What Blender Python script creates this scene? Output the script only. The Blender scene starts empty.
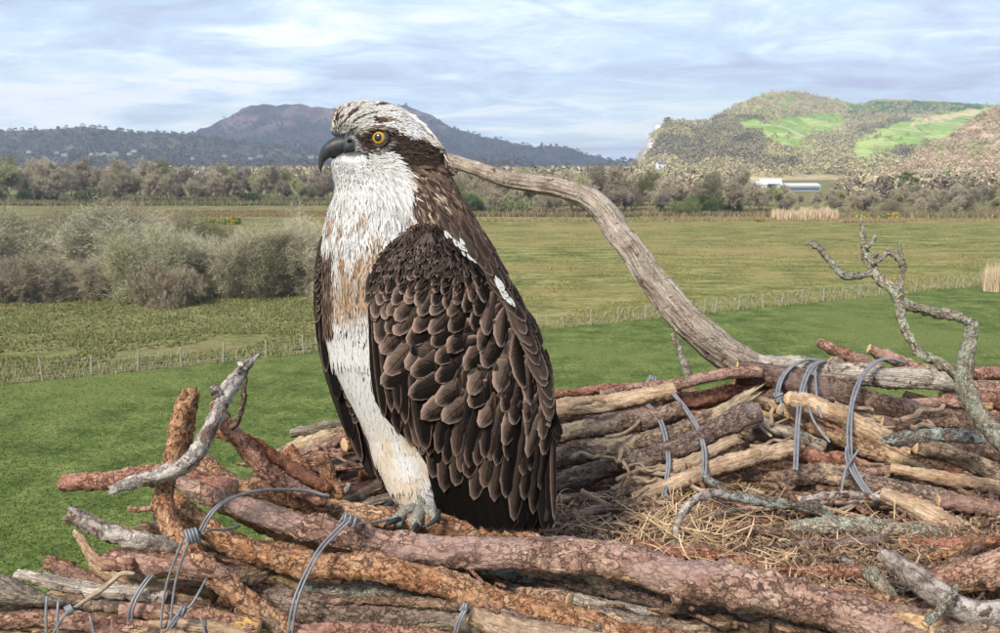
import bpy, math, random
import numpy as np
from mathutils import Vector, Matrix, Quaternion

random.seed(7)
R = np.random.RandomState(7)
SC = bpy.context.scene
COL = SC.collection

# ------------------------------------------------------------------ camera
F = 900.0
PITCH = math.atan((316.5 - 165.0) / F)
CAMZ = 12.0
cam_data = bpy.data.cameras.new("camera")
cam_data.sensor_width = 36.0
cam_data.lens = 36.0 * F / 1000.0
cam_data.clip_start = 0.05
cam_data.clip_end = 30000.0
cam = bpy.data.objects.new("camera", cam_data)
COL.objects.link(cam)
cam.location = (0, 0, CAMZ)
cam.rotation_euler = (math.pi / 2 - PITCH, 0, 0)
SC.camera = cam

# ------------------------------------------------------------------ world: broken, bright overcast
SUN_EL, SUN_AZ = math.radians(44), math.radians(214)      # azimuth clockwise from +Y: behind the camera, to its left
world = bpy.data.worlds.new("World")
SC.world = world
world.use_nodes = True
wn, wl = world.node_tree.nodes, world.node_tree.links
wn.clear()
def wnode(t, **kw):
    n = wn.new(t)
    for k, v in kw.items():
        setattr(n, k, v)
    return n
w_out = wnode('ShaderNodeOutputWorld')
sky = wnode('ShaderNodeTexSky', sky_type='NISHITA', sun_disc=False)
sky.sun_elevation = SUN_EL
sky.sun_rotation = SUN_AZ
bg_sky = wnode('ShaderNodeBackground'); bg_sky.inputs['Strength'].default_value = 0.13
wl.new(sky.outputs[0], bg_sky.inputs['Color'])
tc = wnode('ShaderNodeTexCoord')
sep = wnode('ShaderNodeSeparateXYZ'); wl.new(tc.outputs['Generated'], sep.inputs[0])
def wmath(op, a, b=None, c=None):
    n = wnode('ShaderNodeMath', operation=op)
    for i, x in enumerate((a, b, c)):
        if x is None: continue
        if isinstance(x, (int, float)): n.inputs[i].default_value = x
        else: wl.new(x, n.inputs[i])
    return n.outputs[0]
zc = wmath('ADD', wmath('MAXIMUM', sep.outputs[2], 0.0), 0.13)
cx_ = wmath('DIVIDE', sep.outputs[0], zc)
cy_ = wmath('DIVIDE', sep.outputs[1], zc)
comb = wnode('ShaderNodeCombineXYZ'); wl.new(cx_, comb.inputs[0]); wl.new(cy_, comb.inputs[1])
def wnoise(scale, detail, rough, off, sx=1.0, sy=1.0, dist=0.0):
    m = wnode('ShaderNodeMapping'); wl.new(comb.outputs[0], m.inputs[0])
    m.inputs['Location'].default_value = off; m.inputs['Scale'].default_value = (sx, sy, 1)
    n = wnode('ShaderNodeTexNoise'); wl.new(m.outputs[0], n.inputs['Vector'])
    n.inputs['Scale'].default_value = scale; n.inputs['Detail'].default_value = detail
    n.inputs['Roughness'].default_value = rough; n.inputs['Distortion'].default_value = dist
    return n.outputs[0]
def wramp(fac, stops):
    r = wnode('ShaderNodeValToRGB'); wl.new(fac, r.inputs[0])
    e = r.color_ramp.elements
    while len(e) < len(stops): e.new(0.5)
    for i, (p, c) in enumerate(stops):
        e[i].position = p; e[i].color = (*c, 1)
    return r.outputs[0]
n_big = wnoise(0.75, 6, 0.6, (3.1, 1.7, 0), 0.8, 1.0, 0.5)
n_fine = wnoise(2.2, 8, 0.65, (0.4, 5.2, 0), 0.85, 1.0, 0.8)
n_mix = wmath('ADD', wmath('MULTIPLY', n_big, 0.5), wmath('MULTIPLY', n_fine, 0.5))
n_mix = wmath('ADD', n_mix, wmath('MULTIPLY', sep.outputs[0], 0.055))
band = wramp(sep.outputs[2], [(0.0, (0, 0, 0)), (0.035, (1, 1, 1)), (0.085, (.7, .7, .7)), (0.16, (0, 0, 0))])
cum = wnoise(0.9, 7, 0.62, (11.3, 4.1, 0), 0.7, 1.0, 0.3)
n_mix = wmath('SUBTRACT', n_mix, wmath('MULTIPLY', band, wmath('MULTIPLY', wmath('SUBTRACT', cum, 0.36), 0.55)))
# cloud colour: thin bright parts, lavender-grey thick parts
cloud_col = wramp(n_mix, [(0.36, (0.98, 0.99, 1.0)), (0.42, (0.76, 0.87, 0.95)), (0.47, (0.60, 0.73, 0.88)), (0.525, (0.54, 0.61, 0.79)), (0.60, (0.43, 0.455, 0.64))])
cover = wramp(wnoise(0.8, 6, 0.6, (7.3, 2.2, 0), 0.5, 1.0, 0.4), [(0.36, (0.45, 0.45, 0.45)), (0.56, (1, 1, 1))])
bg_cl = wnode('ShaderNodeBackground'); wl.new(cloud_col, bg_cl.inputs['Color']); bg_cl.inputs['Strength'].default_value = 1.02
mixs = wnode('ShaderNodeMixShader')
wl.new(cover, mixs.inputs[0]); wl.new(bg_sky.outputs[0], mixs.inputs[1]); wl.new(bg_cl.outputs[0], mixs.inputs[2])
wl.new(mixs.outputs[0], w_out.inputs['Surface'])

# ------------------------------------------------------------------ sun and exposure
sun_d = bpy.data.lights.new("sun", 'SUN')
sun_d.energy = 4.0
sun_d.angle = math.radians(13)
sun_d.color = (1.0, 0.935, 0.83)
sun = bpy.data.objects.new("sun", sun_d); COL.objects.link(sun)
sd = Vector((math.sin(SUN_AZ) * math.cos(SUN_EL), math.cos(SUN_AZ) * math.cos(SUN_EL), math.sin(SUN_EL)))
sun.rotation_euler = sd.to_track_quat('Z', 'Y').to_euler()
sun.location = (0, 0, 60)
SC.view_settings.view_transform = 'Standard'
SC.view_settings.look = 'None'
SC.view_settings.exposure = 0.4
SC.view_settings.gamma = 1.0
SC.cycles.use_denoising = True
SC.cycles.max_bounces = 5
SC.cycles.diffuse_bounces = 3
SC.cycles.transparent_max_bounces = 4
SC.cycles.volume_bounces = 0

# ------------------------------------------------------------------ geometry of the view (pixel of the 1000x633 photograph + real distance -> place)
FWD = np.array([0, math.cos(PITCH), -math.sin(PITCH)]); UPV = np.array([0, math.sin(PITCH), math.cos(PITCH)])
RGT = np.array([1.0, 0, 0]); CAM = np.array([0, 0, CAMZ])
def P(px, py, d):
    px, py, d = np.asarray(px, float), np.asarray(py, float), np.asarray(d, float)
    v = FWD + ((px - 500) / F)[..., None] * RGT + ((316.5 - py) / F)[..., None] * UPV
    return CAM + d[..., None] * v
def V(px, py, Y):
    q = P(px, py, 1.0) - CAM
    return CAM + q * (np.asarray(Y, float) / q[..., 1])[..., None]
def G(px, py):
    q = P(px, py, 1.0) - CAM
    return CAM + q * (-CAMZ / q[..., 2])[..., None]
def proj(p):
    q = np.asarray(p) - CAM
    d = q @ FWD
    return 500 + F * (q @ RGT) / d, 316.5 - F * (q @ UPV) / d

# ------------------------------------------------------------------ numpy noise
def _hash(i, j, k, s):
    h = (i.astype(np.int64) * 374761393 + j.astype(np.int64) * 668265263 + k.astype(np.int64) * 2147483647 + s * 974634777) & 0xFFFFFFFF
    h = ((h ^ (h >> 13)) * 1274126177) & 0xFFFFFFFF
    return ((h ^ (h >> 16)) & 0xFFFFFF) / float(0xFFFFFF)
def vnoise(p, s=0):
    p = np.asarray(p, float); i = np.floor(p).astype(np.int64); f = p - i; f = f * f * (3 - 2 * f)
    r = 0
    for a in (0, 1):
        for b in (0, 1):
            for c in (0, 1):
                w = (f[..., 0] if a else 1 - f[..., 0]) * (f[..., 1] if b else 1 - f[..., 1]) * (f[..., 2] if c else 1 - f[..., 2])
                r = r + w * _hash(i[..., 0] + a, i[..., 1] + b, i[..., 2] + c, s)
    return r * 2 - 1
def fbm(p, o=4, s=0):
    r, a = 0, 1.0
    for k in range(o):
        r = r + a * vnoise(np.asarray(p) * 2 ** k, s + k); a *= 0.5
    return r
def worley(p, s=0):
    i0 = np.floor(p).astype(np.int64); d1 = np.full(p.shape[:-1], 9.0); d2 = d1.copy(); cid = np.zeros(p.shape[:-1])
    for a in (-1, 0, 1):
        for b in (-1, 0, 1):
            for c in (-1, 0, 1):
                q = i0 + np.array([a, b, c])
                o = np.stack([_hash(q[..., 0], q[..., 1], q[..., 2], s + t) for t in (1, 2, 3)], -1)
                d = np.linalg.norm(q + o - p, axis=-1)
                m = d < d1
                d2 = np.where(m, d1, np.minimum(d2, d)); cid = np.where(m, o[..., 0], cid); d1 = np.where(m, d, d1)
    return d1, d2, cid
def in_poly(x, y, poly):
    x = np.asarray(x, float); y = np.asarray(y, float); r = np.zeros(np.broadcast(x, y).shape, bool)
    n = len(poly)
    for i in range(n):
        x1, y1 = poly[i]; x2, y2 = poly[(i + 1) % n]
        if y1 == y2: continue
        c = ((y1 > y) != (y2 > y)) & (x < (x2 - x1) * (y - y1) / (y2 - y1) + x1)
        r ^= c
    return r
def smooth(a, b, x):
    t = np.clip((x - a) / (b - a), 0, 1); return t * t * (3 - 2 * t)

# ------------------------------------------------------------------ object helpers
def mesh_np(name, v, f, mat=None, smooth_=False, attrs=None, uv=None, mats=None, mi=None):
    """v (n,3); f list of arrays (m,k) of one k each, or one array"""
    me = bpy.data.meshes.new(name)
    fl = f if isinstance(f, list) else [f]
    fl = [np.asarray(a, np.int32) for a in fl if len(a)]
    v = np.asarray(v, np.float32)
    me.vertices.add(len(v)); me.vertices.foreach_set('co', v.ravel())
    loops = np.concatenate([a.ravel() for a in fl])
    sizes = np.concatenate([np.full(len(a), a.shape[1], np.int32) for a in fl])
    starts = np.concatenate([[0], np.cumsum(sizes)[:-1]]).astype(np.int32)
    me.loops.add(len(loops)); me.loops.foreach_set('vertex_index', loops)
    me.polygons.add(len(sizes)); me.polygons.foreach_set('loop_start', starts)
    me.update(calc_edges=True)
    if smooth_: me.polygons.foreach_set('use_smooth', np.ones(len(sizes), bool))
    for k, a in (attrs or {}).items():
        a = np.asarray(a, np.float32)
        if a.ndim == 2 and a.shape[1] == 3 and k.startswith('v_'):
            t = me.attributes.new(k, 'FLOAT_VECTOR', 'POINT'); t.data.foreach_set('vector', a.ravel())
        elif a.ndim == 2:
            if a.shape[1] == 3: a = np.concatenate([a, np.ones((len(a), 1), np.float32)], 1)
            t = me.attributes.new(k, 'FLOAT_COLOR', 'POINT'); t.data.foreach_set('color', a.ravel())
        else:
            t = me.attributes.new(k, 'FLOAT', 'POINT'); t.data.foreach_set('value', a)
    if mats: 
        for m in mats: me.materials.append(m)
        if mi is not None: me.polygons.foreach_set('material_index', np.asarray(mi, np.int32))
    elif mat: me.materials.append(mat)
    me.validate()
    return me
def link(name, data, parent=None, label=None, cat=None, group=None, kind=None, loc=None):
    o = bpy.data.objects.new(name, data); COL.objects.link(o)
    if loc is not None: o.location = loc
    if parent is not None: o.parent = parent
    if label: o['label'] = label
    if cat: o['category'] = cat
    if group: o['group'] = group
    if kind: o['kind'] = kind
    return o
def setp(o, label=None, cat=None, group=None, kind=None):
    if label: o['label'] = label
    if cat: o['category'] = cat
    if group: o['group'] = group
    if kind: o['kind'] = kind
    return o
class Acc:
    def __init__(s): s.v, s.f, s.n, s.a = [], {}, 0, {}
    def add(s, v, f, **attrs):
        v = np.asarray(v, float).reshape(-1, 3)
        for a in (f if isinstance(f, list) else [f]):
            a = np.asarray(a)
            if len(a): s.f.setdefault(a.shape[1], []).append(a + s.n)
        s.v.append(v); s.n += len(v)
        for k, x in attrs.items():
            x = np.asarray(x, float)
            if x.ndim == 0: x = np.full(len(v), float(x))
            elif x.ndim == 1 and k[:2] in ('co', 'v_'): x = np.tile(x, (len(v), 1))
            s.a.setdefault(k, []).append(x)
    def mesh(s, name, mat=None, sm=False):
        return mesh_np(name, np.concatenate(s.v), [np.concatenate(x) for x in s.f.values()], mat, sm, {k: np.concatenate(x) for k, x in s.a.items()})

# ------------------------------------------------------------------ material helpers
class NT:
    def __init__(s, name, rough=0.9, spec=0.2):
        s.m = bpy.data.materials.new(name); s.m.use_nodes = True
        s.n, s.l = s.m.node_tree.nodes, s.m.node_tree.links
        s.b = s.n['Principled BSDF']; s.b.inputs['Roughness'].default_value = rough; s.b.inputs['Specular IOR Level'].default_value = spec
    def put(s, x, inp):
        if x is None: return
        if hasattr(x, 'is_linked') or isinstance(x, bpy.types.NodeSocket): s.l.new(x, inp)
        else:
            if isinstance(x, (tuple, list)) and len(x) == 3 and len(inp.default_value) == 4: x = (*x, 1)
            inp.default_value = x
    def node(s, t, **kw):
        n = s.n.new(t)
        for k, v in kw.items(): setattr(n, k, v)
        return n
    def math(s, op, a, b=None, c=None, clamp=False):
        n = s.node('ShaderNodeMath', operation=op, use_clamp=clamp)
        for i, x in enumerate((a, b, c)): s.put(x, n.inputs[i])
        return n.outputs[0]
    def attr(s, name, out='Color'):
        return s.node('ShaderNodeAttribute', attribute_name=name).outputs[out]
    def map(s, v, scale=(1, 1, 1), loc=(0, 0, 0)):
        n = s.node('ShaderNodeMapping'); s.put(v, n.inputs[0]); n.inputs['Scale'].default_value = scale; n.inputs['Location'].default_value = loc
        return n.outputs[0]
    def noise(s, v, scale, detail=4, rough=0.55, dist=0.0):
        n = s.node('ShaderNodeTexNoise'); s.put(v, n.inputs['Vector'])
        n.inputs['Scale'].default_value = scale; n.inputs['Detail'].default_value = detail; n.inputs['Roughness'].default_value = rough; n.inputs['Distortion'].default_value = dist
        return n.outputs[0]
    def vor(s, v, scale, feature='F1', rnd=1.0):
        n = s.node('ShaderNodeTexVoronoi', feature=feature); s.put(v, n.inputs['Vector']); n.inputs['Scale'].default_value = scale
        n.inputs['Randomness'].default_value = rnd
        return n
    def ramp(s, fac, stops, interp='LINEAR'):
        r = s.node('ShaderNodeValToRGB'); s.put(fac, r.inputs[0]); r.color_ramp.interpolation = interp
        e = r.color_ramp.elements
        while len(e) < len(stops): e.new(0.5)
        for i, (p, c) in enumerate(stops):
            e[i].position = p; e[i].color = (c, c, c, 1) if isinstance(c, (int, float)) else (*c, 1)
        return r.outputs[0]
    def mix(s, f, a, b, mode='MIX'):
        n = s.node('ShaderNodeMix', data_type='RGBA', blend_type=mode)
        s.put(f, n.inputs[0]); s.put(a, n.inputs[6]); s.put(b, n.inputs[7])
        return n.outputs[2]
    def bump(s, h, strength=0.5, dist=0.01, prev=None):
        n = s.node('ShaderNodeBump'); s.put(h, n.inputs['Height']); n.inputs['Strength'].default_value = strength; n.inputs['Distance'].default_value = dist
        if prev: s.l.new(prev, n.inputs['Normal'])
        return n.outputs[0]
    def objcoord(s): return s.node('ShaderNodeTexCoord').outputs['Object']
    def rnd(s): return s.node('ShaderNodeObjectInfo').outputs['Random']
    def done(s, col, nrm=None, rough=None):
        s.put(col, s.b.inputs['Base Color'])
        if nrm is not None: s.l.new(nrm, s.b.inputs['Normal'])
        if rough is not None: s.put(rough, s.b.inputs['Roughness'])
        return s.m

def bark(name, dark, mid, light, flake=90, wood=None, wood_amt=0.0, lichen=None, lichen_amt=0.0, crack=0.6, fibre=0.3, val=0.25, bmp=0.6, smoothc=None, smooth_amt=0.0):
    t = NT(name, 0.85, 0.25)
    st = t.attr('v_st', 'Vector'); flake = flake * 1.75
    wv = t.node('ShaderNodeVectorMath', operation='MULTIPLY_ADD'); nz = t.node('ShaderNodeTexNoise'); t.put(st, nz.inputs['Vector']); nz.inputs['Scale'].default_value = 75; nz.inputs['Detail'].default_value = 5; nz.inputs['Roughness'].default_value = 0.65
    t.put(nz.outputs['Color'], wv.inputs[0]); wv.inputs[1].default_value = (0.022, 0.022, 0.03); t.put(st, wv.inputs[2])
    sv = t.map(wv.outputs[0], (1, 1, 0.55))
    cell = t.vor(sv, flake); edge = t.vor(sv, flake, 'DISTANCE_TO_EDGE'); cell2 = t.vor(sv, flake * 2.3)
    e0 = t.ramp(edge.outputs['Distance'], [(0.0, 0.0), (0.11, 1.0)])
    e = t.math('MAXIMUM', e0, t.ramp(t.noise(st, 70, 3, 0.6), [(0.50, 0.0), (0.58, 0.8)]))
    rc = t.node('ShaderNodeSeparateColor'); t.put(cell.outputs['Color'], rc.inputs[0])
    rc2 = t.node('ShaderNodeSeparateColor'); t.put(cell2.outputs['Color'], rc2.inputs[0])
    tone = t.math('ADD', t.math('MULTIPLY', rc.outputs[0], 0.22), t.math('MULTIPLY', rc2.outputs[1], 0.22))
    tone = t.math('ADD', tone, t.math('MULTIPLY', t.noise(st, 230, 6, 0.75), 0.75))
    low = t.noise(st, 14, 4, 0.6)
    tone = t.math('ADD', tone, t.math('MULTIPLY', t.math('SUBTRACT', low, 0.5), 0.9))
    c = t.ramp(tone, [(0.26, dark), (0.52, mid), (0.80, light)])
    c = t.mix(t.math('MULTIPLY', t.math('SUBTRACT', 1.0, e), min(1, crack * 1.3)), c, tuple(x * 0.25 for x in dark))  # peel shadows at the flake edges, painted in as dark crack lines
    fv = t.map(st, (1, 1, 0.035))
    fb = t.noise(fv, 520, 4, 0.7)
    c = t.mix(t.math('MULTIPLY', t.ramp(fb, [(0.42, 1.0), (0.56, 0.0)]), fibre), c, tuple(x * 0.3 for x in mid))
    h = t.math('ADD', t.math('MULTIPLY', e, 0.6), t.math('MULTIPLY', fb, fibre * 1.6))
    h = t.math('ADD', h, t.math('MULTIPLY', t.noise(st, 420, 4, 0.7), 0.5))
    if smoothc:
        sn = t.noise(t.map(st, (1, 1, 0.5), (3, 5, 1)), 17, 5, 0.6); sm = t.math('MULTIPLY', t.ramp(sn, [(0.60 - smooth_amt * 0.3, 0.0), (0.68 - smooth_amt * 0.3, 1.0)]), 0.8)
        scol = t.mix(t.noise(t.map(st, (1, 1, 3.0)), 120, 5, 0.7), tuple(x * 0.55 for x in smoothc), tuple(min(1, x * 1.25) for x in smoothc))
        c = t.mix(sm, c, scol); h = t.math('MULTIPLY', h, t.math('SUBTRACT', 1.0, t.math('MULTIPLY', sm, 0.75)))
    if wood and wood_amt > 0:
        pn = t.noise(t.map(st, (1, 1, 0.4)), 22, 5, 0.62)
        pm = t.ramp(pn, [(0.62 - wood_amt * 0.35, 0.0), (0.645 - wood_amt * 0.35, 1.0)])
        wc = t.ramp(t.noise(fv, 380, 5, 0.7), [(0.3, tuple(x * 0.5 for x in wood)), (0.5, wood), (0.75, tuple(min(x * 1.3, .8) for x in wood))])
        c = t.mix(pm, c, wc); h = t.math('SUBTRACT', h, t.math('MULTIPLY', pm, 0.9))
    if lichen:
        ln = t.noise(st, 48, 6, 0.68)
        lm = t.ramp(ln, [(0.66 - lichen_amt * 0.3, 0.0), (0.70 - lichen_amt * 0.3, 1.0)])
        lc = t.mix(t.noise(st, 200, 2), lichen, tuple(x * 0.55 for x in lichen))
        c = t.mix(lm, c, lc); h = t.math('ADD', h, t.math('MULTIPLY', lm, 0.4))
    hsv = t.node('ShaderNodeHueSaturation'); t.put(c, hsv.inputs['Color'])
    t.put(t.math('MULTIPLY_ADD', t.rnd(), val, 1 - val / 2), hsv.inputs['Value'])
    t.put(t.math('MULTIPLY_ADD', t.math('FRACT', t.math('MULTIPLY', t.rnd(), 7.3)), 0.3, 0.9), hsv.inputs['Saturation'])
    return t.done(hsv.outputs[0], t.bump(h, min(1, bmp * 1.4), 0.0065))
M = {}
M['pine'] = bark('orange_pine_bark', (0.12, 0.055, 0.032), (0.37, 0.19, 0.108), (0.62, 0.40, 0.26), 85)
M['pink'] = bark('pinkish_brown_bark', (0.11, 0.057, 0.047), (0.34, 0.18, 0.125), (0.60, 0.40, 0.30), 70, wood=(0.58, 0.36, 0.17), wood_amt=0.04, crack=0.6, smoothc=(0.35, 0.225, 0.185), smooth_amt=0.35)
M['red'] = bark('red_brown_bark', (0.10, 0.042, 0.03), (0.34, 0.15, 0.095), (0.56, 0.32, 0.22), 100, smoothc=(0.36, 0.19, 0.145), smooth_amt=0.3)
M['brown'] = bark('brown_bark', (0.08, 0.05, 0.036), (0.23, 0.145, 0.105), (0.42, 0.30, 0.22), 80, smoothc=(0.30, 0.23, 0.18), smooth_amt=0.2, wood=(0.5, 0.36, 0.22), wood_amt=0.12, fibre=0.4)
M['dark'] = bark('dark_purple_brown_bark', (0.055, 0.036, 0.032), (0.175, 0.11, 0.085), (0.36, 0.25, 0.195), 75, fibre=0.5, smoothc=(0.22, 0.165, 0.15), smooth_amt=0.3)
M['tan'] = bark('peeled_tan_wood', (0.20, 0.125, 0.08), (0.42, 0.29, 0.195), (0.60, 0.46, 0.335), 30, crack=0.12, fibre=0.6, bmp=0.4)
M['split'] = bark('half_peeled_wood', (0.14, 0.085, 0.06), (0.34, 0.22, 0.145), (0.52, 0.37, 0.25), 60, wood=(0.56, 0.41, 0.26), wood_amt=0.34, fibre=0.5)
M['grey'] = bark('weathered_grey_wood', (0.14, 0.105, 0.08), (0.34, 0.265, 0.2), (0.52, 0.43, 0.34), 25, crack=0.1, fibre=0.85, bmp=0.6)
M['bleach'] = bark('bleached_wood', (0.26, 0.20, 0.16), (0.58, 0.49, 0.40), (0.78, 0.70, 0.62), 25, crack=0.1, fibre=0.75, lichen=(0.2, 0.12, 0.09), lichen_amt=0.28, bmp=0.6)
M['silver'] = bark('silver_grey_bark', (0.17, 0.12, 0.10), (0.40, 0.34, 0.30), (0.62, 0.56, 0.50), 40, crack=0.35, fibre=0.2, lichen=(0.19, 0.11, 0.08), lichen_amt=0.35)
M['lichen'] = bark('lichened_bark', (0.09, 0.07, 0.05), (0.38, 0.32, 0.24), (0.60, 0.53, 0.42), 110, lichen=(0.54, 0.55, 0.42), lichen_amt=0.55, bmp=0.9)
M['lichenblue'] = bark('blue_lichened_bark', (0.09, 0.07, 0.06), (0.24, 0.19, 0.15), (0.40, 0.34, 0.28), 110, lichen=(0.50, 0.54, 0.49), lichen_amt=0.55, bmp=0.9)
M['drift'] = bark('driftwood', (0.34, 0.26, 0.205), (0.62, 0.51, 0.42), (0.80, 0.70, 0.60), 18, crack=0.04, fibre=0.75, bmp=0.7, lichen=(0.25, 0.15, 0.11), lichen_amt=0.16)
def m_cut():
    t = NT('cut_wood_end', 0.8, 0.2)
    st = t.attr('v_st', 'Vector')
    c = t.ramp(t.noise(st, 300, 4), [(0.3, (0.36, 0.22, 0.11)), (0.7, (0.66, 0.47, 0.27))])
    return t.done(c, t.bump(t.noise(st, 500, 3), 0.5, 0.002))
M['cut'] = m_cut()
def m_plain(name, col, rough=0.8, spec=0.3, var=0.25, scale=40, bmp=0.3, metal=0.0, bd=0.002):
    t = NT(name, rough, spec); oc = t.objcoord()
    n = t.noise(oc, scale, 4, 0.6)
    c = t.ramp(n, [(0.25, tuple(x * (1 - var) for x in col)), (0.75, tuple(min(1, x * (1 + var)) for x in col))])
    t.b.inputs['Metallic'].default_value = metal
    return t.done(c, t.bump(n, bmp, bd))
def m_vcol(name, rough=0.9, attr='col', scale=0, bmp=0.0, var=0.3, spec=0.15, trans=0.0, bd=0.01):
    t = NT(name, rough, spec); c = t.attr(attr)
    nrm = None
    if scale:
        n = t.noise(t.objcoord(), scale, 5, 0.65)
        c = t.mix(1.0, c, t.ramp(n, [(0.25, 1 - var), (0.75, 1 + var)]), 'MULTIPLY')
        if bmp: nrm = t.bump(n, bmp, bd)
    return t.done(c, nrm)

# =================================================================== LANDSCAPE
def ground_mat(name, stops, s1, s2, streak=(1, 1, 1), bmp=0.5, tint=None, tint_s=0.02, tint_at=(0.5, 0.62)):
    t = NT(name, 0.95, 0.1); oc = t.objcoord()
    a = t.noise(t.map(oc, streak), s1, 6, 0.65); b = t.noise(oc, s2, 5, 0.7)
    f = t.math('ADD', t.math('MULTIPLY', a, 0.55), t.math('MULTIPLY', b, 0.45))
    c = t.ramp(f, stops)
    if tint:
        c = t.mix(t.ramp(t.noise(t.map(oc, streak), tint_s, 5, 0.6), [(tint_at[0], 0.0), (tint_at[1], 0.85)]), c, tint)
    return t.done(c, t.bump(t.math('ADD', b, t.math('MULTIPLY', a, 1.5)), bmp, 0.25))
m_ground = ground_mat('rough_ground', [(0.38, (0.09, 0.075, 0.035)), (0.5, (0.17, 0.155, 0.06)), (0.62, (0.27, 0.225, 0.11))], 0.12, 1.2)
m_near = ground_mat('improved_grass', [(0.38, (0.045, 0.068, 0.016)), (0.5, (0.105, 0.14, 0.034)), (0.62, (0.20, 0.225, 0.07))], 0.5, 3.2, bmp=0.9, tint=(0.15, 0.175, 0.05), tint_s=0.05)
m_past = ground_mat('rush_pasture_grass', [(0.41, (0.075, 0.082, 0.024)), (0.5, (0.165, 0.165, 0.048)), (0.59, (0.29, 0.26, 0.10))], 0.35, 1.3, (0.45, 1, 1), 0.9, tint=(0.28, 0.21, 0.085), tint_s=0.045, tint_at=(0.46, 0.66))
m_rough = ground_mat('tussock_grass', [(0.39, (0.08, 0.085, 0.028)), (0.5, (0.165, 0.165, 0.058)), (0.61, (0.27, 0.245, 0.11))], 0.5, 2.4, (0.8, 1, 1), 0.9, tint=(0.22, 0.18, 0.08), tint_s=0.15)
def sheet(name, pts, z, mat):
    v = [(p[0], p[1], z) for p in pts]
    me = bpy.data.meshes.new(name); me.from_pydata(v, [], [list(range(len(v)))]); me.materials.append(mat)
    return link(name, me, kind='structure')
g = 9000
sheet('ground', [(-g, -g), (g, -g), (g, g), (-g, g)], 0, m_ground)
def gp(px, py, jit=0.0):
    p = G(px, py); return (p[0] + R.uniform(-jit, jit), p[1] + R.uniform(-jit, jit))
fence_l = lambda px: 385 - 0.102 * px
xs = np.linspace(-350, 1350, 60)
fl = [gp(x, fence_l(x) , 0.25) for x in xs]
sheet('near_field', [(-60, -30), (90, -30)] + fl[::-1], 0.008, m_near)
wood_l = lambda px: np.interp(px, [-300, 300, 470, 1300], [203, 204, 216, 218.5])
m_l = [gp(x, fence_l(x) , 0.3) for x in xs if x > 300]
far_ = [gp(x, wood_l(x) , 0.8) for x in xs[::-1] if x > 300]
sheet('pasture', m_l + far_, 0.004, m_past)
lf = [gp(x, fence_l(x), 0.3) for x in xs if x <= 330]
bk = [gp(x, 262 , 0.8) for x in xs[::-1] if x <= 330]
sheet('rough_grass_field', lf + bk, 0.006, m_rough)

# far hills ---------------------------------------------------------
def hill(name, crest, Y0, Y1, px0, px1, colf, bumpy=6.0, nx=260, ny=60, ysh=None, prof=1.0, seed=3, back=500, base=0.0):
    cxs, cys = zip(*crest)
    px = np.linspace(px0, px1, nx)
    y0 = np.interp(px, *zip(*Y0)) if isinstance(Y0, list) else np.full(nx, float(Y0))
    y1 = np.full(nx, float(Y1)) if not isinstance(Y1, list) else np.interp(px, *zip(*Y1))
    t = np.concatenate([np.linspace(0, 1, ny), [1.0 + back / float(np.mean(y1 - y0))]])
    ch = V(px, np.interp(px, cxs, cys), y1)[:, 2]
    TT, PX = np.meshgrid(t, px, indexing='ij')
    Y = y0 + (y1 - y0) * TT
    X = V(PX, 165.0, Y)[..., 0]
    tt = np.clip(TT, 0, 1)
    Z = base + (ch - base) * (tt ** prof * (1 - 0.25 * np.sin(tt * math.pi)))
    n = fbm(np.stack([X / 160, Y / 160, X * 0], -1), 5, seed) * bumpy
    Z = Z + n * np.sin(np.clip(tt, 0, 1) * math.pi) ** 0.7 + fbm(np.stack([X / 28, Y / 28, X * 0], -1), 3, seed + 9) * bumpy * 0.14
    Z[-1] = -2
    Z[0] = -1.0
    v = np.stack([X, Y, Z], -1)
    qx, qy = proj(v)
    col = colf(qx, qy, X, Y, Z, tt)
    idx = np.arange(len(t) * nx).reshape(len(t), nx)
    f = np.stack([idx[:-1, :-1], idx[:-1, 1:], idx[1:, 1:], idx[1:, :-1]], -1).reshape(-1, 4)
    me = mesh_np(name, v.reshape(-1, 3), f, m_hill, True, {'col': col.reshape(-1, 3)})
    link(name, me, kind='structure')
    return v, qx, qy
m_hill = m_vcol('hillside', 0.95, scale=0.06, var=0.35, bmp=0.5, bd=2.0)
def mixc(a, b, m): return np.asarray(a) * (1 - m[..., None]) + np.asarray(b) * m[..., None]

crest_far = [(-200, 140), (0, 136), (150, 134), (195, 133), (215, 124), (235, 114), (252, 107), (268, 103.5), (285, 105), (300, 104), (330, 109), (380, 107), (405, 104.5), (425, 112), (450, 127), (470, 134), (500, 142), (530, 149), (560, 157), (600, 165), (640, 169), (900, 175)]
def col_far(qx, qy, X, Y, Z, t):
    n = fbm(np.stack([X / 120, Y / 300, Z / 60], -1), 5, 5)
    n = n + .7 * fbm(np.stack([X / 45, Y / 90, Z / 22], -1), 4, 8)
    c = mixc((0.020, 0.016, 0.022), (0.15, 0.092, 0.085), smooth(-.6, .9, n))
    c = mixc(c, (0.033, 0.033, 0.038), smooth(128, 142, qy + n * 8))
    return c
far_v = hill('far_moorland_hill', crest_far, 1900, 3000, -300, 760, col_far, 34, 340, 70, prof=1.15)
crest_low = [(-250, 138), (-60, 134), (0, 131.5), (40, 130), (70, 128), (85, 126.5), (100, 129), (130, 132), (170, 133), (205, 136), (240, 143), (290, 150), (340, 156), (420, 161), (520, 167)]
def col_low(qx, qy, X, Y, Z, t):
    n = fbm(np.stack([X / 70, Y / 120, Z / 30], -1), 5, 15)
    c = mixc((0.065, 0.06, 0.055), (0.10, 0.085, 0.075), smooth(-.3, .6, n))
    return mixc(c, (0.10, 0.14, 0.06), smooth(0.45, 0.7, n))
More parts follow.
